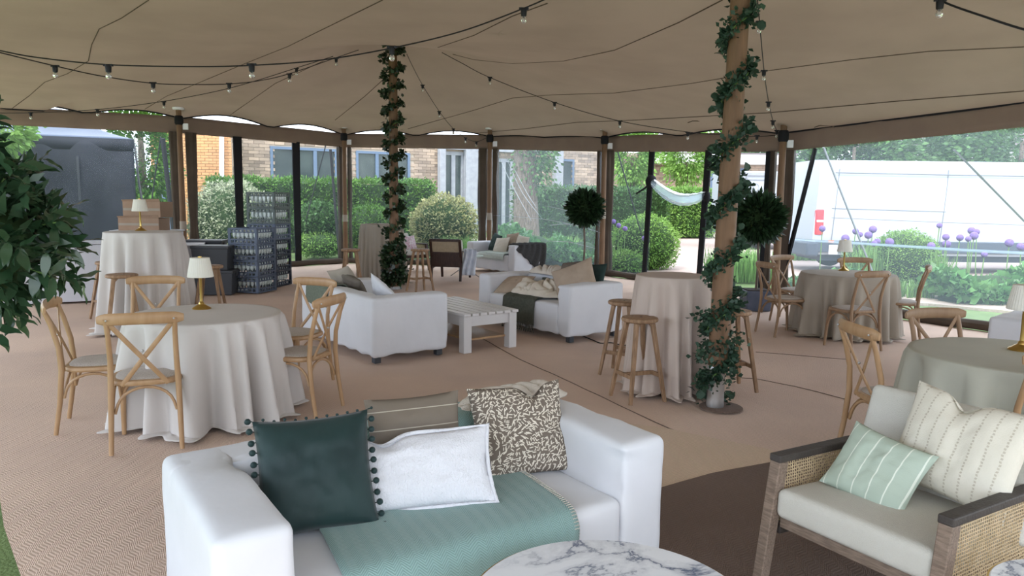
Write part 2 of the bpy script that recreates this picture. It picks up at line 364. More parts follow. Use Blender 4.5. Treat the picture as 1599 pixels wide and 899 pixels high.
def marble():
    m = mat('white_veined_marble', (.80, .82, .85), .12, spec=.6); n, l, b = nodes(m); x, y, z, v = xyz(n, l)
    nz1 = n.new('ShaderNodeTexNoise'); nz1.inputs['Scale'].default_value = 2.6; nz1.inputs['Detail'].default_value = 7; nz1.inputs['Roughness'].default_value = .62; nz1.inputs['Distortion'].default_value = .6; l.new(v, nz1.inputs[0])
    d = math_n(n, l, 'ABSOLUTE', math_n(n, l, 'SUBTRACT', nz1.outputs[0], .5))
    r = n.new('ShaderNodeMapRange'); r.inputs[1].default_value = 0; r.inputs[2].default_value = .03; r.inputs[3].default_value = 1; r.inputs[4].default_value = 0; l.new(d, r.inputs[0])
    nz2 = n.new('ShaderNodeTexNoise'); nz2.inputs['Scale'].default_value = 1.7; l.new(v, nz2.inputs[0])
    r2 = n.new('ShaderNodeMapRange'); r2.inputs[1].default_value = .42; r2.inputs[2].default_value = .55; l.new(nz2.outputs[0], r2.inputs[0])
    r3 = n.new('ShaderNodeMapRange'); r3.inputs[1].default_value = 0; r3.inputs[2].default_value = .09; r3.inputs[3].default_value = .35; r3.inputs[4].default_value = 0; l.new(d, r3.inputs[0])
    f = math_n(n, l, 'MULTIPLY', math_n(n, l, 'MAXIMUM', r.outputs[0], r3.outputs[0]), math_n(n, l, 'MULTIPLY_ADD', r2.outputs[0], .85, .12))
    l.new(mix_c(n, l, f, (.80, .82, .85), (.10, .13, .21)), b.inputs['Base Color']); return m
M['marble'] = marble()

# ------------------------------------------------------------------ leaves
rng = np.random.default_rng(7)
def leaf_mesh(name, C, N, size, wid=.45, out=.6, jit=.35, seed=1, droop=0.0, fold=.12):
    g = np.random.default_rng(seed); n = len(C)
    D = N*out + g.normal(size=(n, 3))*.6; D[:, 2] -= droop; D /= np.linalg.norm(D, axis=1)[:, None]
    W = np.cross(D, g.normal(size=(n, 3))); W /= np.linalg.norm(W, axis=1)[:, None]
    U = np.cross(D, W); s = size*(1+g.uniform(-jit, jit, n))[:, None]
    b = C; m = C+D*s*.5; V = np.stack([b, m-W*s*wid*.5+U*s*fold, b+D*s, m+W*s*wid*.5+U*s*fold], 1).reshape(-1, 3)
    me = bpy.data.meshes.new(name); me.vertices.add(4*n); me.vertices.foreach_set('co', V.astype(np.float32).ravel())
    me.loops.add(4*n); me.loops.foreach_set('vertex_index', np.arange(4*n, dtype=np.int32)); me.polygons.add(n)
    me.polygons.foreach_set('loop_start', np.arange(0, 4*n, 4, dtype=np.int32)); me.update(calc_edges=True); me.validate(); return me
def shell_points(c, r, n, seed, zmin=-.7, inner=.85, lump=.06):
    g = np.random.default_rng(seed); N = g.normal(size=(int(n*1.6), 3)); N /= np.linalg.norm(N, axis=1)[:, None]; N = N[N[:, 2] > zmin][:n]
    k = g.uniform(inner, 1, len(N))[:, None]; k = k*(1+lump*np.sin(N[:, :1]*9+seed)*np.cos(N[:, 2:3]*8+seed*2)+lump*.5*np.sin(N[:, 1:2]*17))
    return np.array(c)+N*np.array(r)*k, N
def box_points(c, d, n, seed, rz=0, jit=.05):
    g = np.random.default_rng(seed); a = np.array([d[1]*d[2], d[1]*d[2], d[0]*d[2], d[0]*d[2], d[0]*d[1]]); a = a/a.sum()
    P = g.uniform(-.5, .5, (n, 3)); N = np.zeros((n, 3)); k = g.choice(5, n, p=a)
    for i, (ax, sg) in enumerate(((0, 1), (0, -1), (1, 1), (1, -1), (2, 1))):
        q = k == i; P[q, ax] = sg*.5; N[q, ax] = sg
    P = P*np.array(d)+g.normal(size=(n, 3))*jit
    P[:, 2] += .03*np.sin(P[:, 0]*5)
    cs, sn = math.cos(rz), math.sin(rz); Rm = np.array([[cs, sn, 0], [-sn, cs, 0], [0, 0, 1]])
    return P@Rm+np.array(c), N@Rm
def ball_shrub(name, label, cat, px, py, rpx, Y, m, n=3500, leaf=.07, squash=1.0, seed=1, group=None, rx=1):
    c = atY(px, py, Y); r = rpx*Y/F; rz_ = r*squash
    c.z = max(c.z, rz_*.55)
    t = thing(name, label, cat, (c.x, c.y, 0), group=group)
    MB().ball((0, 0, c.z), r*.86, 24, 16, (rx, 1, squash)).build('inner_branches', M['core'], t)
    C, N = shell_points((0, 0, c.z), (r*rx, r, rz_), n, seed, zmin=-.95); q = C[:, 2] > .01
    link('foliage', leaf_mesh('foliage', C[q], N[q], leaf, seed=seed), m, t, smooth=False, kind='stuff'); return t
def hedge(name, label, px0, px1, ytop, Y0, Y1, thick, m, n, leaf, seed):
    a = atY(px0, ytop, Y0); b = atY(px1, ytop, Y1); h = (a.z+b.z)/2; L = (b-a).length; an = math.atan2(b.y-a.y, b.x-a.x); mid = (a+b)/2
    t = thing(name, label, 'hedge', (mid.x, mid.y, 0), an)
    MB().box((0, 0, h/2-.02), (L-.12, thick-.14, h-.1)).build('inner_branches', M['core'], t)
    C, N = box_points((0, 0, h/2), (L, thick, h), n, seed); q = C[:, 2] > .01
    link('foliage', leaf_mesh('foliage', C[q], N[q], leaf, seed=seed), m, t, smooth=False, kind='stuff'); return t

# ================================================================== SETTING
# perimeter of the marquee: (px of pole, distance, py of valance bottom)
def pm(px, py, Y): return atY(px, py, Y)
PER = [Vector((-11.5, 13.2, 2.92)), pm(284, 208, 15.5), pm(538, 230, 18.6), pm(765, 233, 18.0), pm(943, 237, 16.4), pm(1216, 237, 12.4), Vector((8.1, 6.6, 2.72))]
XY = [(p.x, p.y) for p in PER]
VALH = .34
# lawn, gravel and paths outside
def poly(name, pts, m, label, z0=0.0, kind='structure', thick=.05):
    mb = MB(); n = len(pts); mb.add([(p[0], p[1], z0) for p in pts]+[(p[0], p[1], z0-thick) for p in pts], [tuple(range(n))]+[tuple(range(2*n-1, n-1, -1))]+[(i, i+n, (i+1) % n+n, (i+1) % n) for i in range(n)])
    return struct(mb.build(name, m, smooth=False), label)
lawn = struct(MB().grid(lambda u, v: (-60+120*u, -15+115*v, -.05), 30, 30).build('lawn', M['grass']), 'green lawn around and beyond the marquee')
poly('gravel_drive', [(2.4, 17.9), (6.0, 14.7), (10.5, 14.2), (30, 13), (40, 60), (2, 60), (4.2, 30), (3.4, 22)], M['gravel'], 'pinkish gravel drive outside the clear walls', -.02)
poly('garden_path', [at(1232, 449, 0), at(1330, 453, 0), at(1450, 456, 0), at(1700, 463, 0), at(1700, 496, 0), at(1450, 473, 0), at(1232, 466, 0)], M['path'], 'pale gravel path crossing the lawn right of the marquee', -.005)
poly('paved_terrace', [(-6, 25), (4, 27), (4, 33), (-6, 32)], M['path'], 'pale paving in front of the brick house', -.03)
# carpet floor, gently rumpled
CH = []                                   # furniture feet press it down
def fz(x, y):
    return .012*noise.noise(Vector((x*.9, y*.9, 3)))+.006*noise.noise(Vector((x*2.6, y*2.6, 9)))-.012
FL = [(p.x, p.y) for p in (at(60, 990), at(36, 905), at(20, 860), at(6, 820), at(-6, 740), at(-30, 640))] + [(-6, 6.5), (-11.4, 12.5)] + [(p[0], p[1]) for p in XY[:]] + [(8.2, -1.5), (-1.6, -1.5)]
def inside(x, y, P):
    c = False; j = len(P)-1
    for i in range(len(P)):
        if (P[i][1] > y) != (P[j][1] > y) and x < (P[j][0]-P[i][0])*(y-P[i][1])/(P[j][1]-P[i][1])+P[i][0]: c = not c
        j = i
    return c
import bmesh
def floor_mesh(name, P, m, dz=0, step=.22):
    bm = bmesh.new(); vs = [bm.verts.new((p[0], p[1], 0)) for p in P]; bm.faces.new(vs)
    xs = [p[0] for p in P]; ys = [p[1] for p in P]
    for ax, lo, hi in ((0, min(xs), max(xs)), (1, min(ys), max(ys))):
        k = lo+step
        while k < hi:
            pc = (k, 0, 0) if ax == 0 else (0, k, 0); pn = (1, 0, 0) if ax == 0 else (0, 1, 0)
            bmesh.ops.bisect_plane(bm, geom=bm.verts[:]+bm.edges[:]+bm.faces[:], plane_co=pc, plane_no=pn); k += step
    for v in bm.verts: v.co.z = fz(v.co.x, v.co.y)+dz
    me = bpy.data.meshes.new(name); bm.normal_update(); bm.faces.ensure_lookup_table()
    if bm.faces[0].normal.z < 0: bmesh.ops.reverse_faces(bm, faces=bm.faces[:])
    bm.to_mesh(me); bm.free(); return link(name, me, m)
flo = struct(floor_mesh('floor', FL, M['carpet']), 'brown coir carpet laid over the marquee floor')
def strip(pts, wd, dz, sub=14):
    mb = MB(); P = []
    for a, b in zip(pts[:-1], pts[1:]):
        for k in range(sub): t = k/sub; P.append(Vector(a)*(1-t)+Vector(b)*t)
    P.append(Vector(pts[-1])); L = []
    for i, p in enumerate(P):
        d = (P[min(i+1, len(P)-1)]-P[max(i-1, 0)]); nn = Vector((-d.y, d.x, 0)).normalized()
        for s_ in (-1, 1): q = p+nn*s_*wd/2; L.append((q.x, q.y, fz(q.x, q.y)+dz))
    return mb.add(L, [(2*i, 2*i+1, 2*i+3, 2*i+2) for i in range(len(P)-1)])
for pts in (([at(720, 508), at(812, 560), at(930, 612), at(1045, 668), at(1170, 712), at(1250, 735)]), ([at(1130, 586), at(1180, 590), at(1240, 600), at(1325, 622)]), ([at(1180, 548), at(1330, 560)])):
    strip(pts, .009, .003).build('carpet_seam', M['carpet_dark'], flo, solid=.003)
mt = floor_mesh('straw_carpet_patch', [at(905, 650), at(1040, 668), at(1200, 700), at(1225, 716), at(1110, 738), at(1038, 756), at(900, 760)], M['carpet_new'], .006, .15); mt.parent = flo
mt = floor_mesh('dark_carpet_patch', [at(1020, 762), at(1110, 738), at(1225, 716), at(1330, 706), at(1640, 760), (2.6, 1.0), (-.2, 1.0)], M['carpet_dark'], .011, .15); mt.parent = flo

# ---- canopy
PK = [(-2.16, 13.37, 1.35, 1.5), (1.68, 5.67, 1.6, 1.1)]
LOOP = [tuple(p) for p in PER] + [(8.4, -.6, 2.9), (2, -.9, 2.9), (-4.6, -.4, 2.9)]
def seg_d(x, y):
    best = 1e9
    for i in range(len(LOOP)):
        a = LOOP[i]; b = LOOP[(i+1) % len(LOOP)]; dx, dy = b[0]-a[0], b[1]-a[1]
        t = max(0, min(1, ((x-a[0])*dx+(y-a[1])*dy)/(dx*dx+dy*dy))); best = min(best, math.hypot(x-a[0]-t*dx, y-a[1]-t*dy))
    return best
def edge_z(x, y):
    sw = sz = 0
    for e in EDGE[::6]:
        k = 1/((e[0]-x)**2+(e[1]-y)**2+.05)**2; sw += k; sz += k*e[4]
    return sz/sw
def canopy_in(x, y):
    d = seg_d(x, y); ze = edge_z(x, y); z = ze+(3.60-ze)*(1-math.exp(-d/2.6))
    z += .12*math.sin(x*.5+1)*math.cos(y*.45)*min(1, d/3)
    for px, py, h, s in PK:
        r = math.hypot(x-px, y-py); z += h*math.exp(-r/s)
    for p in PER[1:6]:
        r = math.hypot(x-p.x, y-p.y); z += .42*math.exp(-r/.45)
    return z
EDGE = []
for i in range(len(LOOP)):
    a = Vector(LOOP[i]); b = Vector(LOOP[(i+1) % len(LOOP)]); n = max(12, int((b-a).length/.16))
    for k in range(n):
        t = k/n; p = a.lerp(b, t); sc = abs(math.sin(PI*t*max(2, round((b-a).length/1.9))))
        am = (.02, .16, .13, .03, .10, .0)[i] if i < 6 else .1
        if i == 0: am = .12*(t > .55)
        EDGE.append((p.x, p.y, p.z+VALH-.03+am*sc, sc, p.z+VALH+.02))
CC = Vector((-.2, 9.0, 0)); NR = 56
cv = []; NE = len(EDGE)
for j in range(NR):
    t = j/(NR-1); tt = t**1.25
    for e in EDGE:
        x = e[0]+(CC.x-e[0])*tt; y = e[1]+(CC.y-e[1])*tt; q = min(1, math.hypot(x-e[0], y-e[1])/1.1); q = q*q*(3-2*q)
        cv.append((x, y, e[2]*(1-q)+canopy_in(x, y)*q))
cf = [(j*NE+i, j*NE+(i+1) % NE, (j+1)*NE+(i+1) % NE, (j+1)*NE+i) for j in range(NR-1) for i in range(NE)]
mb = MB(); mb.v = cv; mb.f = cf
can = struct(mb.build('ceiling', M['tent'], solid=.006), 'beige stretch canvas roof of the marquee')
MB().tube([EDGE[i % NE][:3] for i in range(NE+1)], .03, 6).build('edge_rope', M['black_strap'], can)
from mathutils.bvhtree import BVHTree
BV = BVHTree.FromPolygons([Vector(v) for v in cv], cf)
def hit(px, py):
    d = ray(px, py).normalized(); h = BV.ray_cast(Vector((0, 0, EYE)), d)
    return h[0] - d*.015 if h[0] else None
def seam(pts):
    P = []
    for (a, b) in zip(pts[:-1], pts[1:]):
        for k in range(16):
            t = k/16; h = hit(a[0]+(b[0]-a[0])*t, a[1]+(b[1]-a[1])*t)
            if h: P.append(h)
    if len(P) < 3: return
    run = [P[0]]
    for p in P[1:]:
        if (p-run[-1]).length > 1.6:
            if len(run) > 3: MB().tube(run, .007, 5).build('seam', M['seam'], can)
            run = [p]
        else: run.append(p)
    if len(run) > 3: MB().tube(run, .007, 5).build('seam', M['seam'], can)
for s_ in ([(597, 0), (450, 72), (380, 100), (260, 150), (200, 186)], [(232, 0), (190, 28), (155, 45), (143, 70), (138, 95), (105, 115), (70, 128), (45, 150), (15, 172)],
           [(1599, 73), (1450, 80), (1330, 93), (1200, 110), (1080, 130), (960, 145), (860, 148), (800, 153), (740, 172), (630, 203)],
           [(1599, 142), (1400, 158), (1200, 176), (1000, 187), (900, 191), (820, 201), (740, 208)], [(1128, 0), (1060, 35), (960, 78), (880, 95), (800, 99), (740, 93), (705, 84)],
           [(603, 120), (570, 150), (520, 190)], [(505, 95), (430, 130), (350, 186)], [(855, 5), (800, 25), (740, 55), (680, 75)]): seam(s_)
def sagged(P, n=10):
    out = []
    m = len(P)
    for i in range(m-1):
        p0, p1, p2, p3 = P[max(i-1, 0)], P[i], P[i+1], P[min(i+2, m-1)]
        for k in range(n):
            t = k/n; out.append(.5*((2*p1)+(p2-p0)*t+(2*p0-5*p1+4*p2-p3)*t*t+(3*p1-p0-3*p2+p3)*t**3))
    return out+[P[-1]]
# ---- valance, clear walls, curtains
def span(a, b, zfa, zfb, n=24, wave=0.0, seed=0, off=0):
    d = (b-a); L = math.hypot(d.x, d.y); nx, ny = -d.y/L, d.x/L
    def fn(u, v):
        z = (1-v)*(zfa(a, b, u))+v*(zfb(a, b, u)); w_ = wave*noise.noise(Vector((u*L*1.3+seed*7, z*.6, seed)))+off
        return (a.x+d.x*u+nx*w_, a.y+d.y*u+ny*w_, z)
    return fn
zt = lambda a, b, u: (a.z*(1-u)+b.z*u)+VALH
zb = lambda a, b, u: (a.z*(1-u)+b.z*u)
z0 = lambda a, b, u: .02
names = ['wall_left', 'wall_back', 'wall_back', 'wall_back', 'wall_right', 'wall_right']
for i in range(6):
    a, b = PER[i], PER[i+1]; L = math.hypot(b.x-a.x, b.y-a.y)
    v_ = struct(MB().grid(span(a, b, zb, zt, 0, .05, i), 60, 5).build('trim_%d' % (i+1), M['valance'], solid=.01), 'brown canvas valance along the top of the clear wall')
    nm = thing('window_%d' % (i+1), 'clear vinyl wall panel of the marquee', 'x'); del nm['category']; nm['kind'] = 'structure'
    hazy = i in (3, 5)
    if i == 4:
        # third of the bay is rolled open: panes left of, and right of, the gap
        for (u0, u1) in ((0.0, .335), (.665, 1.0)):
            p, q = a.lerp(b, u0), a.lerp(b, u1)
            MB().grid(span(p, q, lambda *k: .03, zb, 0, .07, i), 30, 24).build('pane', M['vinyl'], nm)
        p, q = a.lerp(b, .335), a.lerp(b, .665); pts = []
        for k in range(17):
            t = k/16; c = p.lerp(q, t); pts.append((c.x, c.y, 2.05-.28*t-.22*math.sin(PI*t)))
        MB().tube(pts, [.07+.05*math.sin(PI*k/16)+.012*math.sin(k*3.1) for k in range(17)], 14).build('rolled_door', M['vinyl_roll'], nm)
        c = p.lerp(q, 0); MB().ball((c.x, c.y, 2.03), .13, 10, 8, (.9, .9, 1.1)).build('strap_knot', M['black_strap'], nm)
        MB().tube([(c.x, c.y, 2.0), (c.x-.12, c.y, 1.9), (c.x-.3, c.y, 1.78)], .02, 6).build('strap_tail', M['black_strap'], nm)
        c = q; MB().ball((c.x, c.y, 1.72), .10, 10, 8, (.7, .7, 1.2)).build('strap_knot', M['black_strap'], nm)
    else:
        if i == 3:
            for ps in (((775, 236), (800, 290), (830, 345)), ((786, 236), (815, 300), (848, 343)), ((800, 258), (822, 300), (838, 325)), ((770, 336), (840, 341), (905, 352)), ((805, 286), (850, 290), (886, 296)), ((850, 321), (875, 326), (902, 333)), ((856, 352), (890, 350), (938, 363)), ((850, 376), (890, 378), (930, 388)), ((905, 290), (893, 310), (880, 325))):
                P = [atY(x_, y_, 16.9+(x_-765)/178*-1.5) for x_, y_ in ps]; MB().tube(sagged(P, 6), [.004+.012*math.sin(PI*q/12) for q in range(13)], 5, flat=(1, .5)).build('crease', M['vinyl_roll'], nm)
        MB().grid(span(a, b, lambda *k: .03, zb, 0, .13 if i in (3, 5) else .07, i), 60, 26).build('pane', M['vinyl_hazy' if hazy else 'vinyl'], nm)
    if i in (1, 4):
        us = (.30, .66) if i == 1 else (.335, .665)
        for u in us:
            p = a.lerp(b, u); lean = (-.06 if i == 1 else .0)
            d_ = Vector((b.x-a.x, b.y-a.y, 0)).normalized()
            e = Vector((p.x, p.y, .02))+d_*(-.12 if i == 4 else .0)
            ln = math.hypot(b.x-a.x, b.y-a.y); wd_ = .20 if i == 1 else .15
            MB().bar((p.x, p.y, p.z+.03), (e.x, e.y, .03), .03, wd_, up=(d_.x, d_.y, .001), h2=wd_*.8).build('zip_strip', M['black_strap'], nm)
    if i == 5:
        p = a.lerp(b, .10); q = a.lerp(b, .02)
        MB().bar((p.x, p.y, p.z), (q.x, q.y, .05), .03, .12, up=((b-a).x, (b-a).y, .001)).build('zip_strip', M['black_strap'], nm)
        MB().grid(span(a, b, lambda *k: 1.02, lambda *k: 1.06, 0, .13, i, -.01), 60, 2).build('weld_band', M['vinyl_roll'], nm, solid=.006)
    # rail of timber and folded canvas skirt along the ground
    d_ = b-a
    MB().grid(lambda u, v: (a.x+d_.x*u+.07*math.cos(2*PI*v)*(-d_.y/L), a.y+d_.y*u+.07*math.cos(2*PI*v)*(d_.x/L), .06+.07*math.sin(2*PI*v)+.02*noise.noise(Vector((u*L*2, i, v)))), 40, 10).build('skirt_roll', M['curtain'], nm)
# tie loops of the canopy edge seen on the right
for px, py in ((1155, 196), (1090, 197), (1290, 204), (1385, 199), (1475, 193), (1500, 190)):
    h = hit(px, py-8)
    if h: MB().tube([h+Vector((-.18, 0, -.03)), h+Vector((-.1, 0, 0)), h+Vector((.08, 0, 0)), h+Vector((.16, 0, -.04))], .008, 5).build('tie_loop', M['seam'], can)

def curtain(x, y, ztop, wd, rz, label, m='curtain', seed=0, dep=.07):
    def fn(u, v):
        a = 2*PI*u; sq = 1-.25*math.exp(-((v-.35)/.12)**2)
        fold = 1+.22*math.sin(a*5+seed+v*1.5)*(.6+.4*math.sin(v*7+seed))
        return (wd/2*math.cos(a)*fold*sq, dep*math.sin(a)*fold*sq, .03+(ztop-.03)*v)
    o = MB().grid(fn, 48, 22, True).build('side_curtain', M[m]); o.location = (x, y, 0); o.rotation_euler = (0, 0, rz)
    tag(o, label, 'curtain'); return o
polelab = ['leftmost timber side pole, beside the white bar', 'timber side pole left of the garlanded far pole', 'timber side pole behind the far white sofa', 'timber side pole behind the smaller bay tree', 'timber side pole behind the right bay tree']
clab = [('tied brown canvas curtain left of the leftmost side pole', 'tied brown canvas curtain right of the leftmost side pole'), ('dark tied curtain just left of the second side pole', 'thin tied curtain just right of the second side pole'),
        ('tied curtain left of the pole behind the far sofa', 'dark tied curtain right of the pole behind the far sofa'), ('thin curtain left of the pole behind the smaller bay tree', 'dark curtain right of the pole behind the smaller bay tree'),
        ('brown curtain with black edge left of the right bay tree pole', 'wide dark brown curtain beside the right bay tree pole')]
cw = [(.17, .20), (.12, .10), (.22, .16), (.09, .22), (.13, .24)]
for k, i in enumerate((1, 2, 3, 4, 5)):
    p = PER[i]; t = thing('side_pole', polelab[k], 'pole', (p.x-.02*p.x, p.y-.42, 0)); zt_ = p.z+VALH+.14
    prof = [(.062, 0), (.06, 1), (.056, 2), (.052, zt_-.05)]
    MB().lathe(prof, 14).build('pole', M['pole_wood'], t)
    MB().lathe([(.055, 0), (.11, .01), (.12, .05), (.06, .06)], 14, (0, 0, zt_-.06)).build('pole_cap', M['white_frame'], t)
    MB().lathe([(.066, -.09), (.085, -.06), (.085, .06), (.066, .09)], 12, (0, 0, p.z+VALH-.12)).build('ratchet_strap', M['black_strap'], t)
    MB().lathe([(.066, 0), (.066, .17)], 14, (0, 0, .95+.1*k)).build('tape_band', M['linen_sand' if k < 4 else 'white_frame'], t)
    MB().box((.12, .02, p.z+VALH-.24), (.10, .03, .12)).build('buckle', M['white_frame'], t)
    an = math.atan2(PER[i+1].y-PER[i-1].y, PER[i+1].x-PER[i-1].x)
    for q, sg in enumerate((-1, 1)):
        off = .07+cw[k][q]/2
        curtain(p.x+sg*off*math.cos(an), p.y-.02+sg*off*math.sin(an), p.z+.02, cw[k][q], an, clab[k][q], seed=k*2+q)
p = PER[5]; MB().bar((p.x-.19, p.y-.05, p.z), (p.x-.21, p.y-.05, .03), .07, .02).build('zip_strip', M['black_strap'], bpy.data.objects['window_5'])

# ================================================================== MAIN POLES
def garland_pts(x, y, ztop, r, turns, n, seed, lean=0, zmin=.05, spread=.05):
    g = np.random.default_rng(seed); C = []; N = []
    for k in range(n):
        z = zmin+(ztop-zmin)*g.random(); a = 2*PI*turns*z/ztop+g.normal()*.45
        d = np.array([math.cos(a), math.sin(a), g.normal()*.3]); rr = r+abs(g.normal())*spread
        C.append([x+lean*z+d[0]*rr, y+d[1]*rr, z+g.normal()*.03]); N.append(d)
    return np.array(C), np.array(N)
def round_leaf(name, s=.03):
    vs = [(0, 0, 0)]+[(s*.5*math.sin(a)*(.9), s*.5-s*.5*math.cos(a), .12*s*math.cos(2*a)) for a in [2*PI*k/8 for k in range(8)]]
    me = bpy.data.meshes.new(name); me.from_pydata(vs[1:], [], [tuple(range(8))]); me.materials.append(M['leaf_garland']); me.update(); return me
def vine(C0, x, y, r, turns, ztop, lean, parent, seed):
    MB().tube([(x+lean*z+(r+.012)*math.cos(2*PI*turns*z/ztop+.2), y+(r+.012)*math.sin(2*PI*turns*z/ztop+.2), z) for z in [.06+(ztop-.08)*k/160 for k in range(161)]], .006, 5).build('vine', M['stem'], parent)
def orient(d, roll):
    q = Vector(d).normalized().to_track_quat('Y', 'Z').to_matrix().to_4x4(); return q @ Matrix.Rotation(roll, 4, 'Y')
# near right pole
pb = at(1116, 636); t = thing('tent_pole', 'tall timber main pole wrapped in eucalyptus beside the blush high table', 'pole', (pb.x, pb.y, 0)); LEAN = .017
MB().tube([(LEAN*z, 0, z) for z in (.30, 1, 2, 3, 4.0, 4.7)], [.075, .078, .076, .073, .07, .068], 20).build('timber_shaft', M['pole_wood'], t)
MB().lathe([(.068, 0), (.07, .02), (.068, .05), (.068, .28), (.073, .29), (.073, .33), (.068, .34), (.068, .48), (.06, .48)], 24, (0, 0, .01)).build('steel_sleeve', M['steel'], t)
o = MB().lathe([(.0001, .012), (.16, .012), (.17, .006), (.17, 0), (.0001, 0)], 30, (.05, 0, 0)).build('base_plate', M['carpet_dark'], t)
g = thing('eucalyptus_garland', 'eucalyptus garland spiralling up the near right main pole', 'garland', (pb.x, pb.y, 0))
ZT = 4.2; vine(None, 0, 0, .08, 9.5, ZT, LEAN, g, 1)
C, N = garland_pts(0, 0, ZT*.72, .075, 9.5*.72, 300, 3, LEAN, spread=.03); lm = [round_leaf('leaf', s) for s in (.05, .065, .08)]
rr = random.Random(4)
for k in range(300):
    o = bpy.data.objects.new('leaf', lm[k % 3]); COL.objects.link(o); o.parent = g
    d = Vector(N[k])+Vector((rr.gauss(0, .5), rr.gauss(0, .5), rr.gauss(0, .6))); o.matrix_local = Matrix.Translation(C[k]) @ orient(d, rr.random()*6)
C, N = garland_pts(0, 0, ZT, .075, 9.5, 3600, 5, LEAN, spread=.03)
link('small_leaves', leaf_mesh('small_leaves', C, N, .042, .7, seed=5), M['leaf_garland'], g, smooth=False, kind='stuff')
C, N = garland_pts(0, 0, .9, .09, 3, 500, 8, LEAN, spread=.05)
link('trailing_leaves', leaf_mesh('trailing_leaves', C, N, .045, .7, seed=6), M['leaf_garland'], g, smooth=False, kind='stuff')
# far left pole
pb = at(616, 451); t = thing('tent_pole', 'far timber main pole wrapped in dark ivy behind the grey high table', 'pole', (pb.x, pb.y, 0))
MB().tube([(.0, 0, z) for z in (0, 1, 2, 3, 4.0, 4.75)], [.085, .085, .08, .078, .075, .07], 16).build('timber_shaft', M['pole_wood'], t)
MB().lathe([(.1, 0), (.1, .05)], 16, (0, 0, 0)).build('steel_sleeve', M['steel'], t)
g = thing('ivy_garland', 'dark ivy garland spiralling up the far main pole', 'garland', (pb.x, pb.y, 0)); vine(None, 0, 0, .09, 15, 4.5, 0, g, 1)
C, N = garland_pts(0, 0, 4.5, .095, 15, 2600, 11, 0, spread=.045)
link('foliage', leaf_mesh('foliage', C, N, .075, .75, seed=12), M['leaf_bay'], g, smooth=False, kind='stuff')
C, N = garland_pts(0, 0, .75, .11, 4, 700, 13, 0, spread=.06)
link('trailing_leaves', leaf_mesh('trailing_leaves', C, N, .08, .75, seed=14), M['leaf_bay'], g, smooth=False, kind='stuff')

# ================================================================== STRING LIGHTS
sockm = None
def strings(label, pts, lamps, rad=.006):
    global sockm
    P = [atY(*p) for p in pts]; t = thing('string_lights', label, 'string lights', tuple(P[0]))
    O = P[0]; MB().tube([p-O for p in sagged(P)], rad, 6).build('cable', M['black'], t)
    for L_ in lamps:
        c = atY(*L_)-O
        o = MB(Matrix.Translation(c)).lathe([(.004, .02), (.02, .018), (.026, .0), (.023, -.045), (.016, -.05)], 12).box((0, 0, .012), (.08, .02, .018)).build('lamp_holder', M['black'], t)
        b_ = MB(Matrix.Translation(c)).lathe([(.013, -.048), (.02, -.06), (.025, -.078), (.02, -.095), (.008, -.104), (.0001, -.105)], 12).build('bulb', M['glass'], t)
strings('nearest string of festoon bulbs hanging across to the top of the far pole', [(-60, 66, 6.3), (0, 79, 6.3), (60, 90, 6.4), (169, 101, 6.5), (300, 104, 6.5), (393, 102, 6.5), (500, 94, 6.5), (612, 75, 6.5), (720, 49, 6.4), (818, 13, 6.3), (870, -10, 6.2)], [(169, 104, 6.5), (393, 103, 6.5), (612, 76, 6.5), (818, 16, 6.3)])
strings('festoon string sagging below the nearest one at upper left', [(-60, 66, 6.4), (0, 82, 6.8), (86, 103, 7.6), (160, 119, 8.2), (239, 130, 8.9), (300, 132, 9.4), (358, 131, 9.9), (405, 126, 10.3), (452, 115, 10.8), (525, 90, 11.8), (560, 78, 12.2)], [(86, 105, 7.6), (239, 131, 8.9), (358, 132, 9.9), (452, 117, 10.8), (525, 92, 11.8)])
strings('far festoon string rising from the left edge to the ivy pole', [(-30, 176, 13.4), (48, 176, 13.4), (152, 171, 13.4), (256, 158, 13.4), (340, 142, 13.3), (400, 126, 13.2), (463, 106, 13), (520, 88, 12.6)], [(48, 177, 13.4), (152, 172, 13.4), (256, 160, 13.4), (463, 108, 13)])
strings('short festoon string from the ivy pole down to the pole behind the far sofa', [(635, 84, 13.4), (645, 105, 13.8), (660, 133, 14.4), (686, 174, 15.4), (708, 201, 16.3), (727, 215, 17.1), (744, 221, 17.8), (762, 214, 17.9)], [(660, 134, 14.4), (686, 175, 15.4), (708, 202, 16.3), (727, 216, 17.1), (744, 222, 17.8)])
strings('long festoon string from the ivy pole to the right bay tree pole', [(690, 82, 12.8), (720, 98, 12.8), (765, 121, 12.8), (866, 160, 12.7), (968, 189, 12.6), (1074, 206, 12.5), (1150, 212, 12.4), (1182, 213, 12.3), (1213, 211, 12.3)], [(765, 122, 12.8), (866, 161, 12.7), (968, 190, 12.6), (1074, 208, 12.5), (1182, 213, 12.3)])
strings('festoon string dropping from the roof to the right bay tree pole', [(1182, -25, 7.3), (1183, 0, 7.5), (1186, 34, 7.9), (1193, 110, 9.2), (1200, 159, 10.4), (1207, 189, 11.6), (1213, 204, 12.2)], [(1186, 36, 7.9), (1193, 112, 9.2), (1200, 161, 10.4), (1207, 190, 11.6), (1213, 205, 12.2)])
strings('festoon string crossing the upper right corner', [(1452, -20, 5.2), (1472, 2, 5.2), (1540, 27, 5.0), (1599, 46, 4.9), (1660, 60, 4.8)], [(1468, 3, 5.2)], .008)

# ================================================================== OUTSIDE
def lbl(o, l): o['label'] = l; return o
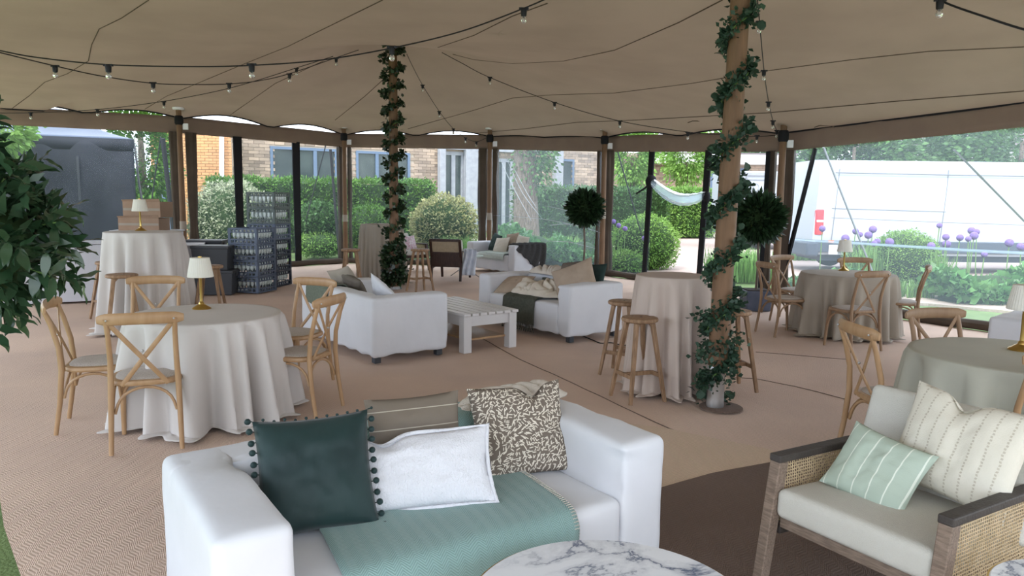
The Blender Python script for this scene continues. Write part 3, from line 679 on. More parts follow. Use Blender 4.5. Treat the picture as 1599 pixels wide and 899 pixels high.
# ---- brick house
def brick_wall(name, a, b, zt, holes, m, parent, bl=.42, bh=.135, th=.06):
    d = b-a; L = math.hypot(d.x, d.y); ux, uy = d.x/L, d.y/L; an = math.atan2(uy, ux)
    g = random.Random(len(name)); vs = []; rows = int(zt/bh)
    mb = MB()
    for j in range(rows):
        x = -(j % 2)*bl/2
        while x < L:
            x0, x1 = max(0, x), min(L, x+bl-.014); z0_, z1_ = j*bh, j*bh+bh-.014
            cx, cz = (x0+x1)/2, (z0_+z1_)/2
            if x1-x0 > .05 and not any(h[0]-.02 < cx < h[1]+.02 and h[2]-.02 < cz < h[3]+.02 for h in holes):
                e = g.uniform(-.006, .01)
                mb.box((a.x+ux*cx+uy*e, a.y+uy*cx-ux*e, cz), (x1-x0, th, z1_-z0_), an)
            x += bl
    o = mb.build('bricks', m, parent, smooth=False, kind='stuff')
    # mortar body around the openings
    mm = MB(); xs = sorted(set([0, L]+[h[0] for h in holes]+[h[1] for h in holes]))
    for x0, x1 in zip(xs[:-1], xs[1:]):
        c = (x0+x1)/2; hs = [h for h in holes if h[0] < c < h[1]]
        zz = [0]
        for h in hs: zz += [h[2], h[3]]
        zz.append(zt)
        for k in range(0, len(zz), 2):
            if zz[k+1]-zz[k] > .01: mm.box((a.x+ux*c-uy*.03*-1*-1, a.y+uy*c+ux*.03, (zz[k]+zz[k+1])/2), (x1-x0, th, zz[k+1]-zz[k]), an)
    mm.build('mortar_wall', M['mortar'], parent, smooth=False)
    return a, ux, uy, an
def window_in(parent, W, x0, x1, z0_, z1_, mull, m='blue_frame', fr=.11, label=None, transom=None):
    a, ux, uy, an = W; 
    def P(x, z, off=0): return (a.x+ux*x+uy*off, a.y+uy*x-ux*off, z)
    f = MB()
    for x in (x0+fr/2, x1-fr/2): f.box(P(x, (z0_+z1_)/2), (fr, .12, z1_-z0_), an)
    for z in (z0_+fr/2, z1_-fr/2): f.box(P((x0+x1)/2, z), (x1-x0-2*fr, .12, fr), an)
    for q in mull: f.box(P(x0+(x1-x0)*q, (z0_+z1_)/2), (fr*1.3, .11, z1_-z0_-2*fr), an)
    if transom: f.box(P((x0+x1)/2, transom), (x1-x0-2*fr, .09, fr*.7), an)
    w_ = f.build('window_frame', M[m], parent, smooth=False)
    edges = [0]+list(mull)+[1]
    for q0, q1 in zip(edges[:-1], edges[1:]):
        xa, xb = x0+(x1-x0)*q0+fr*.6, x0+(x1-x0)*q1-fr*.6
        MB().box(P((xa+xb)/2, (z0_+z1_)/2, -.03), (xb-xa, .015, z1_-z0_-fr), an).build('pane', M['room_dark'], w_, smooth=False)
    return w_
def onwall(W0, px):       # distance along a wall line where the view ray meets it
    a, b = W0; d = b-a; r = ray(px, 300); k = (a.x*r.y-a.y*r.x)/(d.y*r.x-d.x*r.y); return k*math.hypot(d.x, d.y), Vector((a.x+d.x*k, a.y+d.y*k, 0))
A = atY(363, 250, 30); A.z = 0; B = atY(1012, 250, 42); B.z = 0
house = thing('brick_house', 'long brick house with blue-grey windows beyond the hedge', 'house', (A.x, A.y, 0)); A0 = A.copy()
def L2(v): return v-A0
Wl = (A, B)
def hz(px, py):           # distance along and height at a pixel
    k, p = onwall(Wl, px); q = atY(px, py, p.y); return k, q.z
def opening(px0, px1, pyt, pyb):
    k0, zt0 = hz(px0, pyt); k1, _ = hz(px1, pyt); _, zb0 = hz(px0, pyb); return [k0, k1, zb0, zt0]
w1 = opening(423, 527, 228, 284); w2 = opening(556, 640, 235, 285); w3 = opening(872, 895, 248, 292)
dr1 = opening(690, 724, 236, 350); dr1[2] = .1; dr2 = opening(738, 762, 240, 352); dr2[2] = .1; dr3 = opening(771, 800, 247, 350); dr3[2] = .1; dr4 = opening(965, 988, 262, 296)
Wp = brick_wall('front_wall', L2(A), L2(B), 4.3, [w1, w2, dr1, dr2, dr3, w3, dr4], M['brick_grey'], house)
window_in(house, Wp, *w1[:2], w1[2], w1[3], (.36, .66)); window_in(house, Wp, *w2[:2], w2[2], w2[3], (.38, .70)); window_in(house, Wp, w3[0], w3[1], w3[2], w3[3], ())
window_in(house, Wp, dr4[0], dr4[1], dr4[2], dr4[3], (.5,))
for dd in (dr1, dr2, dr3):
    o = window_in(house, Wp, dd[0], dd[1], dd[2], dd[3], (.5,), 'pale_frame', .16)
a_, ux, uy, an = Wp
def wp(px, off): k, p = onwall(Wl, px); return Vector((a_.x+ux*k+uy*off, a_.y+uy*k-ux*off, 0))
for px, wd_ in ((686, .3), (731, .65), (766, .25), (806, .35), (866, .5)):
    p = wp(px, .25); MB().box((p.x, p.y, 2.15), (wd_, .3, 4.3), an).build('porch_post', M['pale_frame'], house, smooth=False, bevel=.02)
p = wp(776, .2); MB().box((p.x, p.y, 4.1), (6.0, .25, .3), an).build('porch_beam', M['pale_frame'], house, smooth=False)
MB().tube([L2(atY(346, 208, 27.6)), L2(atY(346, 340, 27.6))], .09, 8).build('downpipe', M['white_frame'], house)
# sunlit orange wing
C0 = atY(236, 250, 28); C0.z = 0; D0 = atY(362, 250, 27.8); D0.z = 0; Wl = (C0, D0)
wing = thing('brick_wing', 'warm orange brick wing of the house with a pale glazed door', 'house', tuple(C0)); A0 = C0.copy()
dw = opening(245, 268, 236, 345); dw[2] = .05
Ww = brick_wall('wing_wall', L2(C0), L2(D0), 4.0, [dw], M['brick_orange'], wing, .30, .105)
window_in(wing, Ww, dw[0], dw[1], dw[2], dw[3], (.5,), 'blue_frame', .09, transom=1.3)
k = (D0-C0).length
MB().box((k*.5, .6, 4.08), (k+.6, 1.6, .16), 0).build('eaves_board', M['white_frame'], wing, smooth=False)
# garage block with pale fascia
G0 = atY(1012, 250, 41); G0.z = 0; G1 = atY(1225, 250, 41); G1.z = 0; Wl = (G0, G1); A0 = G0.copy()
gar = thing('garage_block', 'low garage block with pale fascia and blue-grey doors', 'building', tuple(G0))
gd = opening(1108, 1165, 262, 372); gd[2] = .02
Wg = brick_wall('garage_wall', L2(G0), L2(G1), 3.7, [gd], M['brick_grey'], gar)
o = window_in(gar, Wg, gd[0], gd[1], gd[2], gd[3], (.33, .66), 'blue_frame', .14); 
L_ = (G1-G0).length; MB().box((L_/2, -.15, 3.95), (L_+.6, .9, .5)).build('fascia_board', M['white_frame'], gar, smooth=False)
MB().box((L_/2, 2.5, 4.25), (L_+1, 6.0, .12)).build('flat_roof', M['roof_tile'], gar, smooth=False)

# ---- hedges and shrubs
hedge('clipped_hedge', 'long clipped hedge under the two blue house windows', 330, 672, 284, 22.5, 24, 1.5, M['leaf_hedge'], 16000, .11, 21)
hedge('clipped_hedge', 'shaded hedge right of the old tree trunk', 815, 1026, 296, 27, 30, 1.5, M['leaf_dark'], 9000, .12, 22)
hedge('clipped_hedge', 'bright green hedge block seen through the open flap', 1020, 1106, 297, 34, 34.5, 1.6, M['leaf_light'], 7000, .13, 23)
ball_shrub('variegated_shrub', 'large pale variegated round shrub before the orange wall', 'shrub', 362, 345, 64, 19.8, M['leaf_pale'], 6000, .085, .98, 31)
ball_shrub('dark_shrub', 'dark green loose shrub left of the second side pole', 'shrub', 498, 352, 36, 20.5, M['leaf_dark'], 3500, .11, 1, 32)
ball_shrub('topiary_ball', 'mid green clipped ball just right of the second side pole', 'shrub', 577, 356, 42, 20.5, M['leaf_hedge'], 3500, .08, .85, 33)
ball_shrub('golden_shrub', 'big golden variegated shrub beside the far armchairs', 'shrub', 694, 354, 54, 20.6, M['leaf_gold'], 5000, .09, .95, 34)
ball_shrub('topiary_ball', 'bright green clipped ball behind the blush high table', 'shrub', 1006, 382, 54, 18.2, M['leaf_light'], 6000, .06, .9, 35)
ball_shrub('low_shrub', 'lime green low shrub at the foot of the clear wall', 'shrub', 975, 416, 34, 17.4, M['leaf_light'], 2000, .07, .6, 36)
ball_shrub('topiary_ball', 'broad clipped ball in front of the white van', 'shrub', 1412, 404, 50, 14.2, M['leaf_light'], 7000, .045, .9, 37)
ball_shrub('low_shrub', 'low bright shrub on the lawn left of the second side pole', 'shrub', 500, 382, 36, 20.0, M['leaf_light'], 1800, .07, .55, 38)
def bed(name, label, px0, px1, py, Y, h, m, n, leaf, seed, dep=1.0, wid=.6):
    a = atY(px0, py, Y); b = atY(px1, py, Y); L = (b-a).length; mid = (a+b)/2
    t = thing(name, label, 'plants', (mid.x, mid.y, 0)); gg = np.random.default_rng(seed)
    P = np.stack([gg.uniform(-L/2, L/2, n), gg.uniform(-dep/2, dep/2, n), np.zeros(n)], 1); prof = h*(1-.35*np.abs(P[:, 1]/dep*2)**2)*(.75+.25*np.sin(P[:, 0]*3.1+seed))
    P[:, 2] = prof*gg.uniform(.25, 1, n); N = np.stack([gg.normal(size=n)*.5, -np.ones(n)*.5, np.ones(n)*.7], 1)
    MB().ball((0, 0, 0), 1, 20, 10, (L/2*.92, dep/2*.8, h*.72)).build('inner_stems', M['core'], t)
    link('foliage', leaf_mesh('foliage', P, N, leaf, wid, seed=seed), m, t, smooth=False, kind='stuff'); return t
bed('leafy_bed', 'leafy ground cover behind the far sofa and old trunk', 775, 880, 395, 19.5, 1.0, M['leaf_hosta'], 2600, .16, 41, 1.6, .7)
bed('leafy_bed', 'leafy ground cover around the foot of the smaller bay tree', 868, 950, 395, 18.6, .85, M['leaf_hosta'], 2200, .14, 42, 1.4, .7)
bed('hosta_bed', 'dense hosta bed beside the path in front of the van', 1462, 1640, 430, 12.6, .62, M['leaf_hosta'], 2600, .15, 43, 1.1, .75)
bed('leafy_bed', 'low leafy plants just right of the right bay tree pole', 1236, 1345, 430, 13.6, .42, M['leaf_hosta'], 1500, .12, 44, .9, .7)
bed('leafy_bed', 'pale leafy plants in the garden beyond the golden shrub', 560, 650, 385, 21, .5, M['leaf_light'], 1300, .12, 45, .8, .6)
def blades(label, px0, px1, py, Y, h, n, seed, dep=.6, m='blade'):
    a = atY(px0, py, Y); b = atY(px1, py, Y); L = (b-a).length; mid = (a+b)/2; gg = random.Random(seed); mb = MB()
    for k in range(n):
        x = gg.uniform(-L/2, L/2); y = gg.uniform(-dep/2, dep/2); hh = h*gg.uniform(.6, 1); a1 = gg.uniform(0, 6.3); s_ = gg.uniform(.1, .45)*hh; wv = .012
        cx, cy = math.cos(a1), math.sin(a1); px_, py_ = -cy*wv, cx*wv
        mb.add([(x-px_, y-py_, 0), (x+px_, y+py_, 0), (x+cx*s_*.35+px_, y+cy*s_*.35+py_, hh*.6), (x+cx*s_*.35-px_, y+cy*s_*.35-py_, hh*.6), (x+cx*s_, y+cy*s_, hh)], [(0, 1, 2, 3), (3, 2, 4)])
    o = mb.build('tall_grass', M[m], smooth=False); o.location = (mid.x, mid.y, -.02); return tag(o, label, 'grass', kind='stuff')
blades('wild grass clump beside the main pole seen through the vinyl', 1110, 1200, 400, 15.8, .75, 900, 51, 1.2)
blades('long grass under the white lorry', 1222, 1266, 380, 22, .9, 700, 52, 1.4)
blades('tall slim leaves left of the clipped ball by the van', 1335, 1372, 400, 14.2, .95, 400, 53)
blades('iris leaves right of the clipped ball by the van', 1452, 1475, 420, 13.6, .8, 250, 54)
blades('upright iris leaves in front of the golden shrub', 690, 745, 395, 19.3, .75, 500, 55)
blades('long grass at the foot of the old trunk', 775, 905, 380, 21.5, .7, 700, 56)
blades('grass edging along the near side of the clear right wall', 1330, 1450, 440, 13.2, .35, 500, 57)
# old tree with ivy
c = atY(822, 330, 23.5); t = thing('old_tree', 'thick old tree trunk wrapped in ivy before the porch', 'tree', (c.x, c.y, 0))
MB().grid(lambda u, v: ((.36-.05*v+.12*(1-v)**6)*(1+.05*math.sin(u*2*PI*7))*math.cos(2*PI*u)+.25*v*v*-1, (.36-.05*v)*(1+.05*math.sin(u*2*PI*7))*math.sin(2*PI*u), 5.8*v), 40, 20, True).build('trunk', M['bark'], t)
C, N = shell_points((.25, 0, 3.3), (.75, .6, 1.7), 2600, 61, -1, .3, .15); link('ivy', leaf_mesh('ivy', C, N, .12, .7, seed=61, droop=.4), M['leaf_dark'], t, smooth=False, kind='stuff')
C, N = shell_points((0, 0, 7.5), (3.5, 3, 2.2), 5000, 62, -1, .4, .15); link('crown', leaf_mesh('crown', C, N, .2, .6, seed=62, droop=.4), M['leaf_light'], t, smooth=False, kind='stuff')
def tree(label, px, Y, h, rx, m, n, leaf, seed, zc=None, group=None, rz_=None):
    c = atY(px, 300, Y); t = thing('garden_tree', label, 'tree', (c.x, c.y, 0), group=group); zc = zc or h*.6; rz_ = rz_ or h*.42
    MB().tube([(0, 0, -.05), (.05, 0, h*.3), (0, .05, h*.7)], [.05*h**.8, .035*h**.8, .02*h**.8], 10).build('trunk', M['bark'], t)
    C, N = shell_points((0, 0, zc), (rx, rx, rz_), n, seed, -1, .45, .16)
    link('crown', leaf_mesh('crown', C, N, leaf, .6, seed=seed, droop=.3), m, t, smooth=False, kind='stuff'); return t
tree('feathery tree hiding the house window left of the open flap', 986, 35, 5.2, 1.15, M['leaf_light'], 4200, .17, 71, 3.9, rz_=1.9)
tree('feathery pale tree above the bright hedge block', 1070, 38, 5.2, 1.3, M['leaf_light'], 4200, .17, 72, 4.0, rz_=1.7)
tree('tall leafy tree behind the garage roof', 1165, 56, 9.5, 4.0, M['leaf_hedge'], 6000, .3, 73)
tree('dense tree behind the white lorry', 1250, 52, 9.5, 4.2, M['leaf_dark'], 7000, .3, 74)
tree('leafy tree just left of the black gazebo roof corner', -2, 15.4, 4.0, .75, M['leaf_light'], 1800, .13, 75, 3.0, rz_=.75)
tree('tall green tree between the gazebo and the orange wing', 222, 25, 5.6, 1.15, M['leaf_hedge'], 6500, .16, 76, 2.9, rz_=2.6)
for k, (px, Y, h, lb) in enumerate(((1330, 48, 7.5, 'hazy tree above the rear end of the van'), (1420, 50, 8, 'hazy tree above the middle of the van'), (1500, 55, 8.5, 'hazy tree left of the far white house'), (1590, 46, 8, 'dark hazy tree at the right edge above the van'))):
    tree(lb, px, Y, h, 4, M['leaf_dark'], 4500, .36, 80+k)
# far house
c = atY(1540, 240, 62); t = thing('far_house', 'distant pale house with white windows above the van', 'house', (c.x, c.y, 0))
MB().box((0, 3, 3.2), (16, 6, 6.4)).build('wall', M['far_wall'], t, smooth=False)
MB().add([(-8.4, -.4, 6.4), (8.4, -.4, 6.4), (8.4, 3, 9), (-8.4, 3, 9), (8.4, 6.4, 6.4), (-8.4, 6.4, 6.4)], [(0, 1, 2, 3), (3, 2, 4, 5), (0, 3, 5), (1, 4, 2)]).build('roof', M['roof_tile'], t, smooth=False, solid=.2)
for x in (-5, -2, 1, 4):
    f = MB().box((x, -.05, 5.2), (1.7, .12, 1.5)).build('window', M['white_frame'], t, smooth=False); MB().box((x-.38, -.14, 5.2), (.6, .04, 1.2)).box((x+.38, -.14, 5.2), (.6, .04, 1.2)).build('pane', M['room_dark'], f, smooth=False)

# ---- black gazebo tent on the left
a = atY(28, 212, 16.6); b = atY(208, 216, 17.6); ztop = (a.z+b.z)/2
t = thing('black_gazebo', 'black fabric gazebo tent standing outside at the left', 'gazebo', (b.x, b.y, 0), math.atan2(b.y-a.y, b.x-a.x)); Lg = math.hypot(b.x-a.x, b.y-a.y)+1.6
MB().grid(lambda u, v: (-Lg*(1-u), .05*noise.noise(Vector((u*6, v*3, 1)))-.25*(1-v), ztop*v), 50, 16).build('front_wall', M['gazebo'], t, solid=.01)
MB().grid(lambda u, v: (.05*noise.noise(Vector((u*5, v*3, 4)))+.28*(1-v)**1.3, 3.0*u, ztop*v), 20, 16).build('side_wall', M['gazebo'], t, solid=.01)
MB().grid(lambda u, v: (-Lg*(1-u)+(Lg/2-Lg*u)*v*.8, 1.5*v-.0+0, ztop+.75*v-.1*math.sin(PI*v)), 30, 10).grid(lambda u, v: (-Lg/2*v*.8, 3*u+(1.5-3*u)*v, ztop+.75*v-.1*math.sin(PI*v)), 20, 10).build('roof', M['gazebo_roof'], t, solid=.01)
MB().grid(lambda u, v: (-Lg*(1-u), -.03, ztop-.28*(1-v)), 40, 3).build('valance_strip', M['gazebo'], t, solid=.01)
for x in (-1.15, -2.5, -3.8): MB().box((x, -.12, 1.3), (.05, .03, 2.4)).build('seam_strip', M['storage'], t, smooth=False)

# ---- white van
V0 = 17.6; pr = atY(1283, 248, V0); xr = pr.x; zr = pr.z
t = thing('white_van', 'large white panel van parked on the gravel at right', 'van', (xr, V0, 0))
def vs(v):       # cross-section: y inset by height
    return v
prof = [(.0, .42), (-.02, .55), (-.04, .9), (-.04, 1.5), (.0, 2.1), (.10, zr-.12), (.22, zr-.02), (.45, zr), (1.75, zr), (1.98, zr-.06), (2.05, 2.1), (2.1, 1.0), (2.08, .42)]
def vb(u, v):
    k = v*(len(prof)-1); i = min(int(k), len(prof)-2); f = k-i; y = prof[i][0]*(1-f)+prof[i+1][0]*f; z = prof[i][1]*(1-f)+prof[i+1][1]*f
    x0 = .15*max(0, (z-1.0)/1.7)-.12
    return (x0+(7.4-x0)*u, y, z)
bo = MB().grid(vb, 30, 49)
bo.add([vb(0, j/48) for j in range(49)], [tuple(range(48, -1, -1))]); bo.add([vb(1, j/48) for j in range(49)], [tuple(range(49))])
bo.build('body', M['van'], t)
MB().tube([(.35, -.005, 2.36), (2.6, -.005, 2.34), (7.4, -.005, 2.31)], .014, 5).build('side_crease', M['crease_grey'], t)
MB().tube([(.3, -.035, 1.30), (3, -.035, 1.22), (6.3, -.035, 1.15)], .010, 5).build('side_crease', M['crease_grey'], t)
MB().tube([(.3, -.045, 1.52), (3, -.045, 1.47)], .008, 5).build('side_crease', M['crease_grey'], t)
for x in (.42, 3.0): MB().tube([(x+.05, .06, zr-.22), (x+.01, .0, 2.1), (x-.05, -.045, 1.4), (x-.1, -.05, .6)], .009, 5).build('panel_gap', M['crease_grey'], t)
o = MB().box((.02, -.02, 1.19), (.20, .10, .60)).build('rear_lamp', M['red_lens'], t, bevel=.03); MB().box((.02, -.075, 1.22), (.15, .02, .05)).build('reverse_lamp', M['white_frame'], o)
MB().box((3.65, -.05, .62), (7.4, .07, .28)).build('sill_trim', M['van_dark'], t, bevel=.02)
MB().box((3.7, 1.0, .36), (7.0, 1.5, .2)).build('underbody', M['van_dark'], t, smooth=False)
MB().box((-.12, .9, .55), (.3, 2.0, .35)).build('rear_bumper', M['van_dark'], t, bevel=.05)
MB().box((.30, -.1, .74), (.12, .03, .06)).build('side_reflector', M['orange_lens'], t)
MB().box((.36, -.1, .55), (.20, .03, .22)).build('label_plate', M['white_frame'], t)
for x in (1.1, 6.6):
    for y in (.02, 1.85):
        wh = MB(Matrix.Translation((x, y, .36)) @ Matrix.Rotation(PI/2, 4, 'X')).lathe([(.2, -.11), (.33, -.11), (.36, -.08), (.36, .08), (.33, .11), (.2, .11)], 28).build('wheel', M['tyre'], t)
        MB(Matrix.Translation((x, y-.06, .36)) @ Matrix.Rotation(PI/2, 4, 'X')).lathe([(.0001, -.02), (.2, -.02), (.2, .02), (.0001, .02)], 20).build('hub_cap', M['steel'], wh)
# ---- white box lorry with logo
V1 = 26.0; a = atY(1156, 267, V1); b = atY(1268, 269, V1); Wd = b.x-a.x
t = thing('box_lorry', 'white box lorry with a diamond emblem beyond the right bay tree', 'lorry', (a.x, V1, 0))
MB().box((Wd/2, 1.8, (1.02+a.z)/2), (Wd, 3.6, a.z-1.02)).build('box_body', M['van'], t, smooth=False, bevel=.03)
fr = MB(); zc = (1.1+a.z)/2; zh = a.z-1.02
for x in (.12, 1.02): fr.box((x, -.03, zc+.08), (.10, .05, zh-.2))
for z in (a.z-.10, 1.2): fr.box((.57, -.03, z), (1.0, .05, .10))
fr.build('door_frame', M['pale_frame'], t, smooth=False)
fr = MB()
for x in (.24, .90): fr.box((x, -.02, zc+.05), (.03, .03, zh-.5))
for z in (a.z-.28, 1.36): fr.box((.57, -.02, z), (.68, .03, .03))
fr.tube([(.57+.10*math.cos(k*PI/6), -.03, zc+.25+.14*math.sin(k*PI/6)) for k in range(13)], .010, 4)
fr.build('door_moulding', M['strap_white'], t, smooth=False)
ex = Wd*.615; ez = a.z-.50
dm = MB().tube([(ex+dx*.19, -.015, ez+dz*.27) for dx, dz in ((0, 1), (.55, .45), (1, 0), (.55, -.45), (0, -1), (-.55, -.45), (-1, 0), (-.55, .45), (0, 1))], .014, 5)
dm.tube([(ex-.06, -.015, ez+.1), (ex-.08, -.015, ez-.06), (ex, -.015, ez-.12), (ex+.08, -.015, ez-.03)], .009, 4); dm.build('diamond_emblem', M['strap_white'], t)
def scribble(x0, x1, z, h, n, r, name, m='strap_white'):
    mb = MB(); P = []
    for k in range(n*8+1):
        u = k/(n*8); P.append((x0+(x1-x0)*u+.03*math.sin(u*n*2*PI), -.015, z+h*math.sin(u*n*2*PI+1)*(.6+.4*math.sin(u*9))))
    mb.tube(P, r, 4).build(name, M[m], t)
scribble(ex-.10, ex+.50, ez-.50, .045, 9, .012, 'script_lettering'); scribble(ex-.12, ex+.2, ez-.74, .012, 7, .006, 'small_lettering')
MB().box((ex+.08, -.012, ez-1.0), (.55, .02, .012)).build('underline', M['strap_white'], t)
MB().box((Wd/2+.2, 1.8, .82), (Wd-.2, 3.4, .36)).build('chassis', M['van_dark'], t, smooth=False)
for x in (.75, 1.75):
    for y in (.2, 3.2): MB(Matrix.Translation((x, y, .48)) @ Matrix.Rotation(PI/2, 4, 'X')).lathe([(.25, -.13), (.44, -.13), (.48, -.1), (.48, .1), (.44, .13), (.25, .13)], 24).build('wheel', M['tyre'], t)
# ---- alliums
AL = [(1284, 357, 14.2), (1336, 361, 14.0), (1343, 366, 13.6), (1356, 367, 13.2), (1363, 358, 14.0), (1370, 377, 13.2), (1365, 380, 12.9), (1389, 378, 12.9), (1467, 352, 13.6), (1477, 370, 13.2), (1499, 371, 13.2), (1512, 373, 13.0), (1517, 360, 13.6), (1525, 362, 13.4), (1521, 368, 13.2), (1576, 379, 12.8), (1537, 397, 12.6), (1454, 384, 12.9), (1478, 381, 13.5), (1594, 385, 13.0), (1320, 372, 13.8)]
ORD = 'first second third fourth fifth sixth seventh eighth ninth tenth eleventh twelfth thirteenth fourteenth fifteenth sixteenth seventeenth eighteenth nineteenth twentieth last'.split()
for k, (px, py, Y) in enumerate(sorted(AL)):
    c = atY(px, py, Y); t = thing('allium', 'purple allium on a tall stem before the van, %s flower head from the left' % ORD[k], 'flower', (c.x, c.y, 0), group='purple alliums before the van')
    MB().tube([(.08*math.sin(k*2.3), 0, 0), (.03*math.sin(k*2.3), 0, c.z*.5), (0, 0, c.z)], .009, 5).build('stem', M['stem'], t)
    MB().ball((0, 0, c.z), .062+.012*math.sin(k*1.7), 14, 10).build('flower_head', M['allium'], t)
for k, (px, py, Y) in enumerate(((958, 346, 17.5), (966, 352, 17.4), (976, 357, 17.2), (1006, 372, 16.9))):
    c = atY(px, py, Y); t = thing('allium', ('leftmost small purple allium', 'second small purple allium', 'third small purple allium', 'rightmost small purple allium')[k]+' near the clipped ball behind the blush table', 'flower', (c.x, c.y, 0), group='purple alliums by the clipped ball')
    MB().tube([(0, 0, 0), (0, 0, c.z)], .009, 5).build('stem', M['stem'], t); MB().ball((0, 0, c.z), .06, 12, 8).build('flower_head', M['allium'], t)
# ---- guy ropes and straps outside the walls
def guy(label, pts, r, m='rope', flat=None):
    P = [atY(*p) for p in pts]; P = [p-P[0] for p in P] if False else P
    o = MB().tube(P, r, 6, flat=flat).build('guy_strap' if flat else 'guy_rope', M[m]); return tag(o, label, 'strap' if flat else 'rope')
p0 = atY(1488, 232, 10.1)
def guy2(label, px0, py0, Y0, px1, py1, Y1, r, m='rope', flat=None):
    a = atY(px0, py0, Y0); b = atY(px1, py1, Y1); d = b-a
    if b.z > .02: b = a+d*((a.z)/(a.z-b.z))
    o = MB().tube([(0, 0, 0), b-a], r, 6, flat=flat).build('guy_strap' if flat else 'guy_rope', M[m]); o.location = a; return tag(o, label, 'strap' if flat else 'rope')
guy2('pale webbing strap slanting down across the van at right', 1490, 234, 10.2, 1599, 345, 11.0, .022, 'strap_white', (1, .3))
guy2('thin rope slanting down from the rear corner of the van', 1286, 230, 12.2, 1350, 393, 13.0, .018, 'strap_white')
guy2('dark rope slanting right across the hedge behind the open flap', 962, 228, 16.4, 1010, 395, 17.8, .016)
guy2('dark rope slanting left across the clipped hedge', 510, 222, 18.9, 480, 335, 19.8, .016)
guy2('thin rope left of the leftmost side pole', 251, 214, 16.2, 236, 318, 17.2, .014)
guy2('thick dark strap left of the leftmost side pole', 254, 216, 16.2, 269, 345, 16.9, .05, 'rope', (1, .3))
guy2('dark strap beside the second side pole', 516, 233, 18.9, 524, 330, 19.4, .035, 'rope', (1, .3))

# ================================================================== FURNITURE
# ---- slipcovered sofas: origin at rear left corner, front towards -Y
def sofa(label, x, y, a, L=1.8, D=.88, T=.66, crease=False, m='sofa'):
    t = thing('sofa', label, 'sofa', (x, y, 0), a); AW, BK, SH = .24, .22, .43
    def soft(name, lo, hi, bev, seed, nz_=.006, fold=None):
        bm = bmesh.new(); bmesh.ops.create_cube(bm, size=1)
        for v in bm.verts: v.co = Vector([lo[i]+(hi[i]-lo[i])*(v.co[i]+.5) for i in range(3)])
        bmesh.ops.bevel(bm, geom=bm.edges[:]+bm.verts[:], offset=bev, segments=5, profile=.6, affect='EDGES')
        for ax in range(3):
            k = lo[ax]+.06
            while k < hi[ax]-.03:
                pc = [0, 0, 0]; pc[ax] = k; pn = [0, 0, 0]; pn[ax] = 1
                bmesh.ops.bisect_plane(bm, geom=bm.verts[:]+bm.edges[:]+bm.faces[:], plane_co=pc, plane_no=pn); k += .05
        bm.normal_update(); cen = [(lo[i]+hi[i])/2 for i in range(3)]
        for v in bm.verts:
            q = v.co; n_ = v.normal.copy()
            d = nz_*(noise.noise(Vector((q.x*5+seed, q.y*5, q.z*5)))+.5*noise.noise(Vector((q.x*14, q.y*14+seed, q.z*9))))
            d += .010*max(0, 1-((q.x-cen[0])/((hi[0]-lo[0])/2))**2)*max(0, 1-((q.y-cen[1])/((hi[1]-lo[1])/2))**2)*(1 if n_.z > .8 else 0)
            if q.z < .15: d += .008*math.sin(q.x*23+q.y*19+seed)     # wavy hem
            if fold: d += fold(q, n_)
            v.co = q+n_*d
        me = bpy.data.meshes.new(name); bm.to_mesh(me); bm.free(); o = link(name, me, M[m], t)
        me.set_sharp_from_angle(angle=R(80)); return o
    def pinch(q, n_):      # pulled creases at the inner corner of arm and back
        if n_.z < .5 and q.z < T-.12: return 0
        r = math.hypot(q.x-AW+.01, q.y+BK+.02); return -.022*math.exp(-(r/.09)**2)*(1+.6*math.sin(math.atan2(q.y+BK, q.x-AW)*9))
    def pinch2(q, n_):
        r = math.hypot(q.x-L+AW, q.y+D-.03); return -.012*math.exp(-(r/.07)**2)*(1+.8*math.sin(q.z*38+q.x*30)) if q.z < T-.04 else 0
    soft('seat', (AW-.02, -D+.01, .075), (L-AW+.02, -BK+.03, SH), .05, 1)
    soft('backrest', (.0, -BK, .07), (L, 0, T), .05, 2, fold=pinch)
    soft('armrest', (0, -D, .07), (AW, -.01, T), .045, 3, fold=pinch)
    soft('armrest', (L-AW, -D, .07), (L, -.01, T), .045, 4, .009, fold=pinch2)
    if 0: MB().tube([(.03, -D-.001, T-.05), (.03, -D-.004, .1)], .0045, 5).tube([(.035, -D-.002, T-.045), (.05, -D-.002, T-.03), (AW-.05, -D-.002, T-.03), (AW-.03, -D-.002, T-.05), (AW-.03, -D-.003, .1)], .004, 5).build('piping', M[m], t)
    for (px, py) in ((.08, -.08), (L-.08, -.08), (.08, -D+.08), (L-.08, -D+.08)):
        MB().box((px, py, .04), (.07, .07, .08)).build('leg', M['storage'], t, smooth=False, bevel=.005)
    return t
S1 = (-1.328, 2.696, .596); S2 = (-1.358, 7.093, 2.231); S3 = (.245, 10.251, -.906)
a4 = R(-52); ex4 = Vector((math.cos(a4), math.sin(a4))); ey4 = Vector((math.sin(a4), -math.cos(a4)))
fr4 = atY(803, 383, 15.7); p4 = Vector((fr4.x, fr4.y))-ex4*1.8-ey4*.88; S4 = (p4.x, p4.y, a4); S5 = (5.35, 5.04, 2.264)
sofa('white sofa in the foreground with a teal herringbone throw', *S1); sofa('white sofa seen from behind, left of the slatted coffee table', *S2)
sofa('white sofa with rumpled cream blanket, right of the slatted coffee table', *S3); sofa('farthest white sofa with a dark knitted throw over its arm', *S4); sofa('white sofa arm at the right edge behind the green-clothed table', *S5)
def SM(s, x, y, z): return Matrix.Translation((s[0], s[1], 0)) @ Matrix.Rotation(s[2], 4, 'Z') @ Matrix.Translation((x, y, z))

